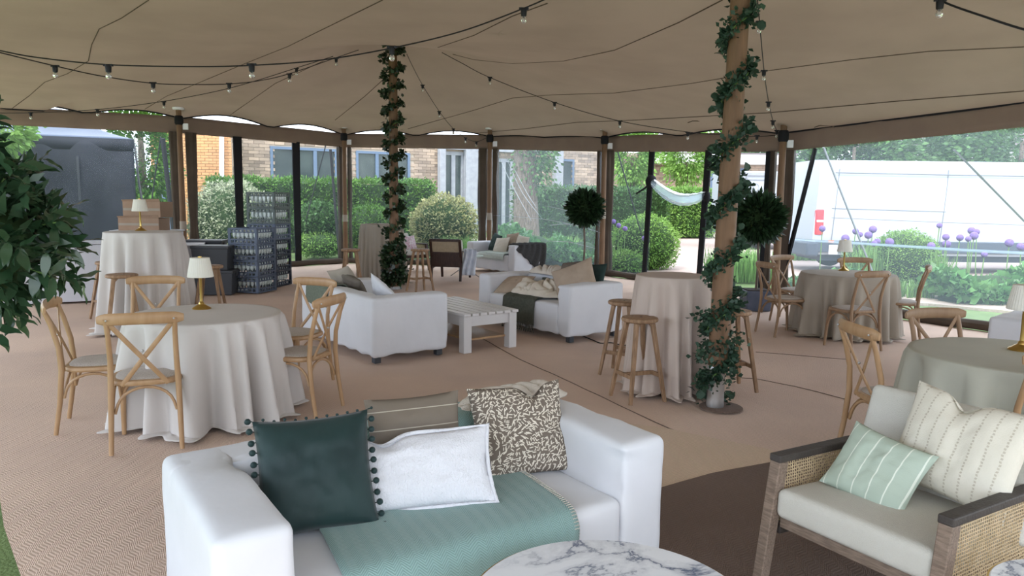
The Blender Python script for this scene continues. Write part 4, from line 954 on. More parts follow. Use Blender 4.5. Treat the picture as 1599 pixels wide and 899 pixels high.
# ---- cushions: local XY is the face, Z is thickness; stood up and leaned back
def cushion(name, label, s, x, y, z, w_, h_, m, lean=20, yaw=0, roll=0, th=.15, seed=0, dent=0, edge=None, flange=0, mb=None, cat='cushion'):
    def fn(sg):
        def f(u, v):
            a, b = 2*u-1, 2*v-1
            pinx = 1-.07*(1-abs(b)**2.0)*1; piny = 1-.07*(1-abs(a)**2.0)
            X = a*w_/2*pinx; Y = b*h_/2*piny
            p = max(0, (1-abs(a)**2.6)*(1-abs(b)**2.6))**.55
            wr = .010*noise.noise(Vector((a*3+seed, b*3, sg)))+.006*noise.noise(Vector((a*8+seed, b*5, sg*3)))
            Z = sg*(p*th/2+wr*p)
            if dent:
                q = math.exp(-((a-dent)/.22)**2)*max(0, b)**2; Y -= q*h_*.13; Z += sg*-.02*q
            return (X, Y, Z)
        return f
    o_mb = MB(); o_mb.grid(fn(1), 30, 30); n0 = len(o_mb.v); o_mb.grid(fn(-1), 30, 30); o_mb.f[29*29:] = [tuple(reversed(f)) for f in o_mb.f[29*29:]]
    me = bpy.data.meshes.new(name); bm = bmesh.new(); vv = [bm.verts.new(v) for v in o_mb.v]
    for f in o_mb.f: bm.faces.new([vv[i] for i in f])
    bmesh.ops.remove_doubles(bm, verts=bm.verts, dist=.0006); bm.to_mesh(me); bm.free()
    Mx = (SM(s, x, y, z) if s else Matrix.Translation((x, y, z))) @ Matrix.Rotation(R(yaw), 4, 'Z') @ Matrix.Rotation(R(90-lean), 4, 'X') @ Matrix.Rotation(R(roll), 4, 'Z')
    extra = bool(edge or flange)
    if extra:
        t = thing(name, label, cat); t.matrix_world = Mx; o = link('cushion_cover', me, M[m], t); me.set_sharp_from_angle(angle=R(80))
        rim = []
        for k in range(120):
            u = k/120*4; i = int(u); f = u-i; a, b = ((2*f-1, -1), (1, 2*f-1), (1-2*f, 1), (-1, 1-2*f))[i]; rim.append(fn(1)((a+1)/2, (b+1)/2)[:2])
        if flange:
            def ff(u, v):
                k = int(round(u*120)) % 120; r = 1+flange*v/ max(.1, math.hypot(*rim[k]))*1.0; return (rim[k][0]*r, rim[k][1]*r, .004*math.sin(k*.7)*v)
            MB().grid(lambda u, v: ff(u, v), 120, 3, True).build('flange', M[m], t, solid=.006)
        if edge == 'pompom':
            for k in range(44):
                u = k/44*4; i = int(u); 
                if i in (0,): continue
                f = u-i; a, b = ((2*f-1, -1), (1, 2*f-1), (1-2*f, 1), (-1, 1-2*f))[i]; q = Vector(fn(1)((a+1)/2, (b+1)/2)); q.z = 0; oo = q+Vector((a*.016 if abs(a) > .99 else 0, b*.004 if abs(b) > .99 else 0, .012*math.sin(k*3)))
                p_ = MB().ball(oo, .0125 if i in (1, 3) else .006, 10, 7).build('pompom', M[m], t)
                MB().tube([q, oo], .002, 4).build('pompom_cord', M[m], p_)
        return t
    o = link(name, me, M[m]); me.set_sharp_from_angle(angle=R(80)); o.matrix_world = Mx; tag(o, label, cat); return o
# sofa fronts face local -Y, so cushion faces point to -Y after standing up
cushion('velvet_cushion', 'dark green velvet cushion with pompom edging on the front sofa', S1, .455, -.43, .63, .42, .43, 'velvet', 30, -16, 2, .16, 1, edge='pompom')
cushion('pinstripe_cushion', 'taupe linen pinstriped cushion leaning on the front sofa back', S1, .92, -.31, .655, .40, .34, 'taupe_stripe', 16, -16, 2, .12, 2)
cushion('white_cushion', 'white rippled oblong cushion at the middle of the front sofa', S1, .85, -.50, .585, .55, .30, 'white_ripple', 32, -24, 3, .12, 3, dent=-.5, flange=.015)
cushion('leaf_print_cushion', 'taupe cushion with cream leaf sprigs on the front sofa', S1, 1.40, -.38, .62, .44, .41, 'sprig', 24, -16, 2, .14, 4, dent=.35)

# ---- cloth draped over a sofa along a side profile (local y,z), width x0..x1
def drape(name, label, s, x0, x1, prof, m, skew=0.0, amp=.006, fringe=0, cat='throw', seed=0, parts=True, stitch=False):
    P = [Vector((p[0], p[1])) for p in prof]; Ls = [0]
    for a, b in zip(P[:-1], P[1:]): Ls.append(Ls[-1]+(b-a).length)
    T_ = Ls[-1]
    def pt(v):
        q = v*T_
        for i in range(len(P)-1):
            if q <= Ls[i+1]+1e-9: f = (q-Ls[i])/(Ls[i+1]-Ls[i]); return P[i].lerp(P[i+1], f)
        return P[-1]
    def sm(v): return (pt(max(0, v-.012))+pt(v)*2+pt(min(1, v+.012)))/4
    def fn(u, v):
        p = sm(v); x = x0+(x1-x0)*u+skew*(v-.5)+.012*math.sin(v*9+seed+u*3)*(1 if u > .5 else -1); w_ = amp*(1+math.sin(u*17+v*5+seed)*.6+noise.noise(Vector((u*4, v*6, seed))))
        return (x, p.x-w_*.3, p.y+w_)
    nu, nv = 34, 70
    mb = MB().grid(fn, nu, nv); me = bpy.data.meshes.new(name); me.from_pydata(mb.v, [], mb.f); uv = me.uv_layers.new(name='UVMap')
    for lp in me.loops: i = lp.vertex_index; uv.data[lp.index].uv = ((i % nu)/(nu-1)*(x1-x0), (i//nu)/(nv-1)*T_)
    t = thing(name, label, cat); t.matrix_world = SM(s, 0, 0, 0)
    link('cloth', me, M[m], t, solid=.008)
    if fringe:
        mb = MB()
        for k in range(46):
            u = k/45; q = Vector(fn(u, 1)); mb.tube([q, q+Vector((.01*math.sin(k*3), -.01*abs(math.sin(k*5)), -fringe*.5)), q+Vector((.02*math.sin(k*2), -.015, -fringe))], .0035, 4)
        mb.build('fringe', M[m], t)
    if stitch:
        mb = MB()
        for k in range(90):
            v = .25+k/120; q = Vector(fn(1, v)); q2 = Vector(fn(.975, v)); mb.tube([q2+Vector((0, -.002, .006)), q+Vector((0, -.002, .006)), q+Vector((.004, 0, -.006))], .0017, 4)
        mb.build('blanket_stitch', M['cream_throw'], t)
    return t
drape('teal_throw', 'teal herringbone wool throw across the front sofa', S1, .43, 1.36, [(.02, .45), (.018, .64), (-.02, .674), (-.19, .674), (-.235, .64), (-.235, .46), (-.27, .452), (-.5, .455), (-.78, .452), (-.865, .44), (-.905, .39), (-.905, .14)], 'teal_throw', skew=-.10, stitch=True, amp=.004)
drape('sage_throw', 'sage green throw hanging over the back of the sofa seen from behind', S2, 1.02, 1.58, [(.03, .44), (.026, .64), (-.02, .68), (-.19, .68), (-.235, .64), (-.235, .46), (-.5, .455), (-.8, .452)], 'sage_throw')
drape('olive_throw', 'olive grey fringed throw over the seat of the sofa with rumpled blanket', S3, .56, 1.18, [(-.24, .62), (-.24, .46), (-.5, .455), (-.82, .452), (-.885, .42), (-.895, .12)], 'olive_throw', fringe=.09)
drape('mint_throw', 'pale mint throw on the seat of the farthest sofa', S4, .5, 1.45, [(-.24, .50), (-.5, .46), (-.85, .455), (-.90, .40), (-.9, .33)], 'mint_throw', fringe=.04)
# dark knitted throw over the right arm of the far sofa
def knit(u, v):
    y = -.15-.75*u*(1-.0*v); k = v
    if k < .25: x, z = 1.54+.26*(k/.25), .685
    else: x = 1.82+.03*math.sin(u*25)*(k-.25); z = .68-(.12+.62*(1-u)**1.2)*(k-.25)/.75
    return (x+.015*math.sin(u*30), y+.05*math.sin(v*4), max(.03, z+.012*math.sin(u*30+v*3)))
t = MB().grid(knit, 60, 24).build('knitted_throw', M['charcoal_throw'], solid=.02); t.matrix_world = SM(S4, 0, .1, 0); tag(t, 'charcoal knitted throw hanging from the farthest sofa arm', 'throw')
# far sofa cushions
cushion('forest_cushion', 'dark green cushion in the left corner of the farthest sofa', S4, .50, -.42, .64, .46, .44, 'forest', 20, -12, -8, .15, 6)
cushion('cream_cushion', 'cream square cushion at the front on the farthest sofa', S4, .86, -.52, .60, .44, .40, 'cream', 25, 5, 5, .15, 7)
cushion('beige_cushion', 'beige cushion leaning behind on the farthest sofa', S4, .98, -.30, .68, .44, .42, 'beige', 14, 0, 8, .14, 8)
cushion('cream_cushion', 'pale cushion next to the dark knitted throw on the farthest sofa', S4, 1.38, -.34, .66, .42, .38, 'cream', 16, 0, -6, .14, 9)
# rumpled cloth heap
def heap(name, label, s, c, d, m, seed, fold=.05, top=None, rzz=0, base=0.0, fq=16):
    def fn(u, v):
        a = 2*PI*u; r = (v)**.8
        x = d[0]/2*r*math.cos(a)*(1+.18*math.sin(a*3+seed)+.08*math.sin(a*7+seed*2)); y = d[1]/2*r*math.sin(a)*(1+.15*math.sin(a*2+seed)+.1*math.sin(a*5))
        h = d[2]*max(0, 1-r**3)
        n1 = noise.noise(Vector((x*4+seed, y*4, 0))); n2 = noise.noise(Vector((x*9, y*5+seed, 3)))
        rid = abs(math.sin(x*fq+n1*5+y*fq*.5+seed))**.7
        z = base+h*(.55+.45*n1)+fold*rid*(1-r**6)+fold*.5*n2*(1-r**4)
        return (x, y, max(base+.004, z))
    o = MB().grid(fn, 90, 34, True).build(name, M[m], solid=.012); o.matrix_world = SM(s, *c) @ Matrix.Rotation(rzz, 4, 'Z'); return tag(o, label, 'throw')
heap('cream_blanket', 'cream knitted blanket bundled on the right corner of the front sofa back', S1, (1.52, -.11, .674), (.56, .26, .06), 'cream_throw', 3, .035, fq=34)
heap('rumpled_blanket', 'rumpled cream blanket heaped across the sofa with olive throw', S3, (.86, -.50, .46), (1.15, .55, .16), 'cream', 5, .07, fq=24)
heap('rumpled_blanket', 'crumpled pale sheet over the backrest of the sofa with olive throw', S3, (.66, -.16, .67), (.85, .34, .10), 'cream_throw', 8, .05, fq=26)
cushion('beige_cushion', 'flat beige cushion at the far end of the sofa with olive throw', S3, .42, -.60, .53, .46, .40, 'beige', 62, 10, 10, .13, 11)
cushion('beige_cushion', 'large beige cushion leaning on the near arm of the sofa with olive throw', S3, 1.42, -.46, .66, .54, .50, 'beige', 30, 22, 26, .14, 12)
cushion('taupe_cushion', 'dark taupe cushion on the back of the sofa with olive throw', S3, 1.05, -.18, .74, .44, .30, 'taupe', 40, 0, 10, .13, 13)
cushion('forest_cushion', 'dark cushion in the near corner of the sofa with olive throw', S3, 1.40, -.14, .70, .40, .34, 'forest', 20, 0, 5, .12, 14)
cushion('taupe_cushion', 'taupe cushion lying inside the sofa seen from behind', S2, 1.25, -.42, .62, .46, .36, 'taupe', 30, 0, 15, .13, 15)
cushion('sand_cushion', 'sand coloured cushion beside the sage throw, sofa seen from behind', S2, 1.42, -.40, .66, .46, .40, 'linen_sand', 30, 15, -14, .13, 16)
cushion('white_cushion', 'white cushion corner poking above the sofa seen from behind', S2, .62, -.46, .60, .40, .40, 'sofa', 30, 0, 38, .12, 17)
cushion('ribbed_cushion', 'cream ribbed cushion on the sofa at the right edge', S5, 1.42, -.42, .64, .44, .38, 'cream_ribbed', 25, 0, 4, .13, 18)

# ---- cross-back chairs: facing +Y, origin under the seat
def chair(label, m='chair_wood'):
    t = thing('dining_chair', label, 'chair'); W_ = M[m]
    for s_ in (-1, 1):
        MB().tube([(s_*.205, -.25, 0), (s_*.20, -.215, .22), (s_*.195, -.195, .44), (s_*.19, -.205, .60), (s_*.19, -.245, .76), (s_*.195, -.285, .875)], [.015, .017, .019, .017, .016, .015], 10).build('leg', W_, t)
        MB().tube([(s_*.185, .20, 0), (s_*.18, .185, .22), (s_*.165, .165, .44)], [.015, .018, .02], 10).build('leg', W_, t)
        MB().tube([(s_*.185, .17, .25)]+[(s_*(.19), -.01+.17*math.cos(a), .27+.14*math.sin(a)) for a in [PI*k/12 for k in range(1, 12)]]+[(s_*.195, -.19, .25)], .010, 8).build('brace', W_, t)
    for yy in (.17, -.19):
        MB().tube([(-.18, yy, .25)]+[(.17*math.cos(a), yy+(.02 if yy < 0 else -.02)*math.sin(a), .27+.14*math.sin(a)) for a in [PI-PI*k/12 for k in range(1, 12)]]+[(.18, yy, .25)], .010, 8).build('brace', W_, t)
    # curved top rail with rounded ends
    pts = [(x, -.262-.045*(1-(x/.245)**2), .868+.008*(1-(x/.245)**2)) for x in [-.245+.49*k/20 for k in range(21)]]
    rs = [.6+.4*math.sin(PI/2*min(1, k/2.5)) if k < 3 else (.6+.4*math.sin(PI/2*min(1, (20-k)/2.5)) if k > 17 else 1) for k in range(21)]
    MB().tube(pts, rs, 12, flat=(.014, .038)).build('top_rail', W_, t)
    cr = []
    for s_ in (-1, 1):
        cr = [(s_*(-.185+.32*u), -.272+.085*u+.0-.018*math.sin(PI*u)*s_*.4, .85-.42*u+.0) for u in [k/10 for k in range(11)]]
        MB().tube(cr, 1, 8, flat=(.015, .006), up=(0, 1, 0)).build('cross_bar', W_, t)
    MB().ball((0.0, -.245, .66), .009, 8, 6).ball((-.19, -.30, .868), .007, 6, 5).ball((.19, -.30, .868), .007, 6, 5).build('screw', M['steel'], t)
    sq = lambda a: (1/ (abs(math.cos(a))**3.2+abs(math.sin(a))**3.2)**(1/3.2))
    def ring(r0, z): return lambda u: None
    def rfo(a, z): return sq(a)*(1-.08*(math.sin(a) < 0)*abs(math.sin(a)))
    MB().lathe([(.175, .425), (.215, .425), (.222, .437), (.218, .455), (.20, .462), (.17, .455)], 40, rf=rfo).build('seat_frame', W_, t)
    MB().lathe([(.185, .45), (.19, .462), (.17, .472), (.10, .476), (.0001, .477)], 40, rf=rfo).build('seat', M['rattan'], t)
    return t
first_chair = {}
def place_chair(px, py, face, label, Y=None, m='chair_wood', group=None, z=.87, dy=0, xy=None):
    th_ = R(face); f = Vector((math.cos(th_), math.sin(th_), 0))
    if xy: o_ = Vector((xy[0], xy[1], 0))+f*.23          # rear-leg midpoint given
    else: q = at(px, py, z); o_ = Vector((q.x, q.y, 0))+f*.29
    loc = (o_.x, o_.y, -.004); rz = th_-PI/2
    if m not in first_chair: c = chair(label, m); c.location = loc; c.rotation_euler = (0, 0, rz); first_chair[m] = c
    else: c = copy_tree(first_chair[m], loc, rz, label)
    c['group'] = group; return c
GL, GR, GN = 'cross-back chairs at the ivory-clothed table', 'cross-back chairs at the far sand-clothed table', 'cross-back chairs at the green-clothed table'
place_chair(219, 497, 111, 'oak cross-back chair nearest at left, back to the camera', group=GL)
place_chair(0, 0, 20, 'oak cross-back chair partly hidden by the bay tree leaves', xy=(-3.16, 5.08), group=GL)
place_chair(520, 468, 165, 'oak cross-back chair right of the ivory-clothed table, in front', group=GL)
place_chair(494, 440, 245, 'oak cross-back chair behind, between ivory table and white sofa', group=GL)
place_chair(244, 437, 285, 'oak cross-back chair behind the ivory-clothed table, below the far lamp', group=GL)
place_chair(0, 0, 15, 'brown cross-back chair left of the sand-clothed table, nearer one', m='chair_wood2', xy=(3.19, 9.1), group=GR)
place_chair(1219, 402, 300, 'brown cross-back chair by the right bay tree trunk', m='chair_wood2', group=GR)
place_chair(1334, 406, 272, 'brown cross-back chair behind the sand-clothed table and its lamp', m='chair_wood2', group=GR)
place_chair(1366, 428, 108, 'brown cross-back chair in front of the sand-clothed table', m='chair_wood2', group=GR)
place_chair(1451, 419, 153, 'brown cross-back chair seen edge-on right of the sand-clothed table', m='chair_wood2', group=GR)
place_chair(1334, 513, 2, 'golden cross-back chair just behind the oatmeal armchair', group=GN)
place_chair(1457, 489, 282, 'brown cross-back chair behind the green-clothed table', m='chair_wood2', group=GN)
place_chair(0, 0, 100, 'cross-back chair whose rail end shows at the right edge', xy=(2.80, 3.70), group=GN)

# ---- tables with floor-length cloths
def table(name, label, clabel, x, y, r, h, m, seed, nf=13, amp=.10, flare=.12, cat='table', cname='tablecloth'):
    t = thing(name, label, cat, (x, y, 0))
    MB().lathe([(r-.02, h-.03), (r-.012, h-.025), (r-.012, h-.008), (r-.02, h-.004)], 40).build('tabletop', M['white_paint'], t)
    MB().lathe([(.19, .0), (.19, .02), (.03, .04), (.03, h-.03)], 20).build('pedestal', M['black'], t)
    g = random.Random(seed); ph = [g.uniform(0, 6.3) for _ in range(6)]
    H = h-.012
    def fn(u, v):
        a = 2*PI*u
        if v < .25: k = v/.25; return (r*k*math.cos(a)*.985, r*k*math.sin(a)*.985, h+.004)
        k = (v-.25)/.75; drop = min(1, k/.93); s_ = drop**.55
        aa = a+.10*math.sin(3*a+ph[2])+.06*math.sin(5*a+ph[3])
        w1 = math.sin(nf*aa+ph[0]); w1 = math.copysign(abs(w1)**.75, w1); w2 = math.sin((nf*.5+.5)//1*aa+ph[1])
        rr = r*(1.0+flare*drop)+amp*s_*(.55*w1+.45*w2)+.03*s_*math.sin(29*a+ph[4]+2*math.sin(2*a))*drop
        rr = max(r*.80, rr)
        z = h+.002-H*drop
        if k < .05: rr = r*(1-.012*(1-k/.05)); z = h+.002-.012*(k/.05)
        if k > .93:
            q = (k-.93)/.07; rr += .05*q*(1+.8*math.sin(7*a+ph[5])); z = .012+.018*abs(math.sin(15*a+ph[3]))*(1-q)+.008
        tw = .05*drop*math.sin(2*a+ph[4]); return (rr*math.cos(a+tw), rr*math.sin(a+tw), z)
    o = MB().grid(fn, 260, 60, True).build(cname, M[m], solid=.004); o.location = (x, y, 0); o.data.set_sharp_from_angle(angle=R(75)); tag(o, clabel, 'tablecloth'); return t
pL = at(321, 490, .76)
table('round_table', 'round dining table under the ivory cloth at left', 'ivory cloth draped to the carpet over the left dining table', pL.x, pL.y, .54, .76, 'linen_white', 3, 17, .15, .07)
pR = at(1324, 427, .76)
table('round_table', 'round dining table under the sand cloth before the van', 'sand coloured cloth on the dining table in front of the van', pR.x, pR.y, .56, .76, 'linen_sand', 8, 15, .11, .06)
table('round_table', 'round dining table under the pale green cloth at the right edge', 'pale green cloth on the dining table at the right edge', 2.97, 4.25, .57, .76, 'linen_sage', 14, 15, .13, .05)
pC = at(1050, 430, 1.0)
table('high_table', 'high table under the blush cloth beside the garlanded pole', 'blush linen cloth over the high table by the garlanded pole', pC.x, pC.y, .31, 1.0, 'linen_pink', 5, 12, .105, .12)
pF = atY(223, 362, 8.9)
table('high_table', 'high table under the grey cloth in front of the white bar', 'pale grey cloth over the high table before the white bar', pF.x, pF.y, .43, pF.z, 'linen_white', 21, 13, .13, .14)
pB = atY(596, 350, 14.2)
table('high_table', 'far high table behind the ivy-wrapped pole', 'sand cloth over the far high table behind the ivy pole', pB.x, pB.y, .40, pB.z, 'linen_sand', 9, 13, .09, .06)

# ---- bar stools
def stool(label):
    t = thing('bar_stool', label, 'stool'); W_ = M['stool_wood']
    MB().lathe([(.0001, .665), (.14, .665), (.152, .672), (.155, .685), (.150, .698), (.14, .702), (.0001, .700)], 32).build('seat', W_, t)
    MB().lathe([(.0001, 0), (.009, 0), (.009, .003), (.0001, .003)], 10, (.02, .01, .701)).build('seat_plug', M['dark_wood'], t)
    for sx in (-1, 1):
        for sy in (-1, 1):
            MB().bar((sx*.075, sy*.075, .67), (sx*.165, sy*.165, 0), .036, .036, w2=.028, h2=.028).build('leg', W_, t, smooth=False, bevel=.004)
            MB().add([(sx*.08, sy*.085, .665), (sx*.03, sy*.085, .665), (sx*.09, sy*.095, .60), (sx*.08, sy*.065, .665), (sx*.03, sy*.065, .665), (sx*.09, sy*.075, .60)], [(0, 1, 2), (5, 4, 3), (0, 3, 4, 1), (1, 4, 5, 2), (2, 5, 3, 0)]).build('corner_bracket', W_, t, smooth=False)
    k = .165-.09*.22/.67
    for sx in (-1, 1): MB().bar((sx*.136, -.136, .22), (sx*.136, .136, .22), .022, .034).build('stretcher', W_, t, smooth=False, bevel=.003)
    MB().bar((-.136, 0, .22), (.136, 0, .22), .022, .034).build('stretcher', W_, t, smooth=False, bevel=.003)
    return t
stools = [(999, 500, .66, 22, .98, 'nearest bar stool, left front of the blush high table'), (975, 476, .66, 60, 1.0, 'bar stool half hidden at the left of the blush high table'), (1146, 484, .70, 10, 1.0, 'bar stool right of the near garlanded pole'),
          (190, 430, .74, 30, 1.08, 'bar stool in front of the pale grey high table'), (170, 410, .74, 70, 1.08, 'bar stool left of the pale grey high table, farther one'), (327, 416, .74, 10, 1.08, 'bar stool right of the pale grey high table'),
          (548, 390, .74, 20, 1.08, 'bar stool left of the far high table'), (656, 390, .74, 35, 1.08, 'bar stool right of the ivy-wrapped pole')]
st0 = None
for px, py, z, rz, sc, lb in stools:
    q = at(px, py, z)
    if lb.startswith('bar stool left of the pale'): q = at(px, py, z)
    if st0 is None: st0 = stool(lb); st0['group'] = 'round-seated wooden bar stools'; st0.location = (q.x, q.y, 0); st0.rotation_euler = (0, 0, R(rz)); st0.scale = (sc,)*3
    else: copy_tree(st0, (q.x, q.y, 0), R(rz), lb, scale=sc)

# ---- table lamps
def lamp(label, x, y, z, s=1.0):
    t = thing('table_lamp', label, 'lamp', (x, y, z)); t.scale = (s,)*3
    MB().lathe([(.0001, 0), (.055, 0), (.057, .006), (.052, .012), (.040, .018), (.030, .026), (.018, .032), (.014, .045), (.009, .05), (.008, .20), (.011, .205), (.006, .215), (.005, .30)], 28).build('brass_stand', M['brass'], t)
    MB().lathe([(.076, .205), (.077, .208), (.056, .325), (.054, .325)], 96, rf=lambda a, z_: 1+.018*math.sin(a*34)).build('lamp_shade', M['shade'], t, solid=.002)
    MB().lathe([(.002, .322), (.012, .324), (.012, .334), (.0001, .336)], 12).build('finial', M['brass'], t); return t
def lamp_px(label, px, py, z, s): q = at(px, py, z); lamp(label, q.x, q.y, z+.004, s)
lamp_px('brass lamp with cream pleated shade on the ivory dining table', 315, 483, .76, 1.22)
lamp_px('brass lamp with cream shade on the pale grey high table', 220, 361, pF.z, 1.18)
lamp_px('small brass lamp with grey-cream shade on the sand-clothed table', 1317, 423, .76, 1.22)
lamp_px('brass lamp cut off by the right edge on the green-clothed table', 1594, 548, .76, 1.22)

# ---- slatted coffee table
t = thing('coffee_table', 'whitewashed slatted coffee table between two white sofas', 'table', (-.60, 8.44, 0), math.atan2(-1.05, .78)); Lx, Wy = 1.30, .74
for k in range(7): MB().box((0, -Wy/2+Wy*(k+.5)/7, .405), (Lx, Wy/7-.022, .03)).build('slat', M['white_paint'], t, smooth=False, bevel=.004)
for sx in (-1, 1):
    MB().box((sx*(Lx/2-.06), 0, .33), (.03, Wy-.16, .11)).build('apron', M['white_paint'], t, smooth=False, bevel=.003)
    for sy in (-1, 1): MB().box((sx*(Lx/2-.07), sy*(Wy/2-.07), .19), (.10, .10, .40)).build('leg', M['white_paint'], t, smooth=False, bevel=.004)
for sy in (-1, 1): MB().box((0, sy*(Wy/2-.06), .33), (Lx-.16, .03, .11)).build('apron', M['white_paint'], t, smooth=False, bevel=.003)
MB().box((0, 0, .12), (Lx-.2, Wy-.22, .02)).build('lower_shelf', M['chair_wood'], t, smooth=False)
# ---- marble tables
def marble_table(label, x, y, r, z):
    t = thing('marble_table', label, 'table', (x, y, 0))
    MB().lathe([(.0001, z-.022), (r-.004, z-.022), (r, z-.018), (r, z-.004), (r-.004, z), (.0001, z)], 80).build('marble_top', M['marble'], t)
    MB().lathe([(r+.001, z-.02), (r+.006, z-.02), (r+.006, z-.006), (r+.001, z-.006)], 80).build('brass_rim', M['brass'], t)
    for k in range(3):
        a = k*2*PI/3+.4; MB().tube([(r*.8*math.cos(a), r*.8*math.sin(a), z-.02), (r*.55*math.cos(a), r*.55*math.sin(a), 0)], .012, 8).build('leg', M['brass'], t)
marble_table('round marble coffee table at the bottom edge before the front sofa', .305, 2.04, .425, .45)
q = at(1590, 876, .5); marble_table('small marble table cut off at the bottom right corner', q.x+.05, q.y-.22, .24, .5)
# far round table with crossing wire legs
t = thing('side_table', 'small round table with crossing wire legs beside the farthest sofa', 'table', (*atY(726, 395, 15.6).xy, 0))
MB().lathe([(.0001, .43), (.39, .43), (.40, .44), (.39, .45), (.0001, .45)], 36).build('tabletop', M['mint_throw'], t)
for k in range(4):
    a = k*PI/2+.5; b_ = a+PI*.75; MB().tube([(.32*math.cos(a), .32*math.sin(a), .43), (.32*math.cos(b_), .32*math.sin(b_), .0)], .009, 6).build('wire_leg', M['wire'], t)

# ---- cane-sided armchairs, facing +Y
def armchair(label, x, y, face, wood='grey_wood', inner='grey_wood_dark', fab='upholstery', caneback=False):
    t = thing('armchair', label, 'armchair', (x, y, 0), R(face)-PI/2); W_ = .74 if not caneback else .66; A2 = M[wood]; A3 = M[inner]
    for s_ in (-1, 1):
        X = s_*(W_/2-.03)
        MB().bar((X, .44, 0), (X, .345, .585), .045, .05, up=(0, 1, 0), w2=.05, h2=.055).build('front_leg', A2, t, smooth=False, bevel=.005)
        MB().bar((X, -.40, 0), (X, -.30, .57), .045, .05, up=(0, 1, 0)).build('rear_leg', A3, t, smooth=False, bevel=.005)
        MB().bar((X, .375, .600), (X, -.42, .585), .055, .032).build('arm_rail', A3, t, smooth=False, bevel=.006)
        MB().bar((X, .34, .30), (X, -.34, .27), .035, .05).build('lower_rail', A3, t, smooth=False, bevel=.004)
        # woven cane in the side frame
        mb = MB(); nx, nz_ = 46, 20
        y0, y1, z0_, z1_ = -.29, .335, .315, .572
        for k in range(nx): yy = y0+(y1-y0)*k/(nx-1); mb.bar((X, yy, z0_), (X+s_*.001, yy+.01, z1_), .0016, .0045, up=(0, 1, 0))
        for k in range(nz_): zz = z0_+(z1_-z0_)*k/(nz_-1); mb.bar((X+s_*.0015, y0, zz), (X+s_*.0015, y1, zz), .0016, .0045)
        for k in range(-12, 34, 2):
            for sg in (1, -1):
                ya = y0+k*(y1-y0)/34; yb = ya+sg*(z1_-z0_); 
                pa, pb_ = (ya, z0_), (yb, z1_)
                lo, hi = max(min(pa[0], pb_[0]), y0), min(max(pa[0], pb_[0]), y1)
                if hi-lo < .02: continue
                zf = lambda q: z0_+(q-ya)*sg if sg > 0 else z0_+(ya-q)
                mb.bar((X-s_*.0015, lo, zf(lo)), (X-s_*.0015, hi, zf(hi)), .0012, .003)
        mb.build('cane_panel', M['cane'], t, smooth=False, kind='stuff')
    MB().bar((-W_/2+.05, .335, .335), (W_/2-.05, .335, .335), .03, .05).build('front_rail', A2, t, smooth=False, bevel=.004)
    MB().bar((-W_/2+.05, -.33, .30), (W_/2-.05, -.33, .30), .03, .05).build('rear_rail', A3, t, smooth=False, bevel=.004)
    def pad(name, Mx, w_, d_, h_, m):
        bm = bmesh.new(); bmesh.ops.create_cube(bm, size=1)
        for v in bm.verts: v.co = Vector((v.co.x*w_, v.co.y*d_, v.co.z*h_))
        bmesh.ops.bevel(bm, geom=bm.edges[:], offset=.035, segments=5, profile=.6, affect='EDGES')
        for ax, L_ in ((0, w_), (1, d_)):
            for k in range(1, 8):
                pc = [0, 0, 0]; pc[ax] = -L_/2+L_*k/8; pn = [0, 0, 0]; pn[ax] = 1; bmesh.ops.bisect_plane(bm, geom=bm.verts[:]+bm.edges[:]+bm.faces[:], plane_co=pc, plane_no=pn)
        for v in bm.verts: v.co.z += .022*(1-(2*v.co.x/w_)**2)*(1-(2*v.co.y/d_)**2)*(1 if v.co.z > 0 else 0)
        bmesh.ops.transform(bm, matrix=Mx, verts=bm.verts); me = bpy.data.meshes.new(name); bm.to_mesh(me); bm.free(); o = link(name, me, M[m], t); me.set_sharp_from_angle(angle=R(80)); return o
    pad('seat_cushion', Matrix.Translation((0, .045, .405)) @ Matrix.Rotation(R(3), 4, 'X'), W_-.10, .68, .12, fab)
    BM_ = Matrix.Translation((0, -.335, .58)) @ Matrix.Rotation(R(104), 4, 'X')
    pad('back_cushion', Matrix.Translation((0, -.27, .59)) @ Matrix.Rotation(R(108), 4, 'X') @ Matrix.Rotation(PI, 4, 'Y'), W_-.03, .47, .13, fab)
    if caneback:
        for s_ in (-1, 1): MB().bar((s_*.30, -.32, .28), (s_*.30, -.47, .84), .05, .035, up=(0, 1, 0)).build('back_post', A3, t, smooth=False, bevel=.005)
        for z, y_ in ((.82, -.465), (.43, -.375)): MB().bar((-.30, y_, z), (.30, y_, z), .035, .055 if z > .6 else .30).build('back_rail', A3, t, smooth=False, bevel=.004)
        mb = MB()
        for k in range(40): xx = -.27+.54*k/39; mb.bar((xx, -.385, .56), (xx, -.45, .80), .005, .0015, up=(0, 1, 0))
        for k in range(18): f = k/17; mb.bar((-.27, -.387-.065*f, .56+.24*f), (.27, -.387-.065*f, .56+.24*f), .0015, .005)
        mb.build('cane_panel', M['cane'], t, smooth=False, kind='stuff')
    return t
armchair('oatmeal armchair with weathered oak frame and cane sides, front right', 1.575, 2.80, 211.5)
AC = (1.575, 2.80, R(211.5)-PI/2)
def ACM(x, y, z): return Matrix.Translation((AC[0], AC[1], 0)) @ Matrix.Rotation(AC[2]+PI, 4, 'Z') @ Matrix.Translation((x, y, z))
ACS = (AC[0], AC[1], AC[2]+PI)            # like a sofa frame: front towards -Y
cushion('ribbed_cushion', 'large cream cushion with knitted ribs in the oatmeal armchair', ACS, .12, .11, .70, .49, .41, 'cream_ribbed', 22, -4, -4, .14, 21, dent=-.1)
cushion('mint_cushion', 'small mint striped cushion in front in the oatmeal armchair', ACS, -.08, -.09, .585, .35, .30, 'mint_stripe', 36, 6, -10, .11, 22)
q = atY(703, 437, 14.9)
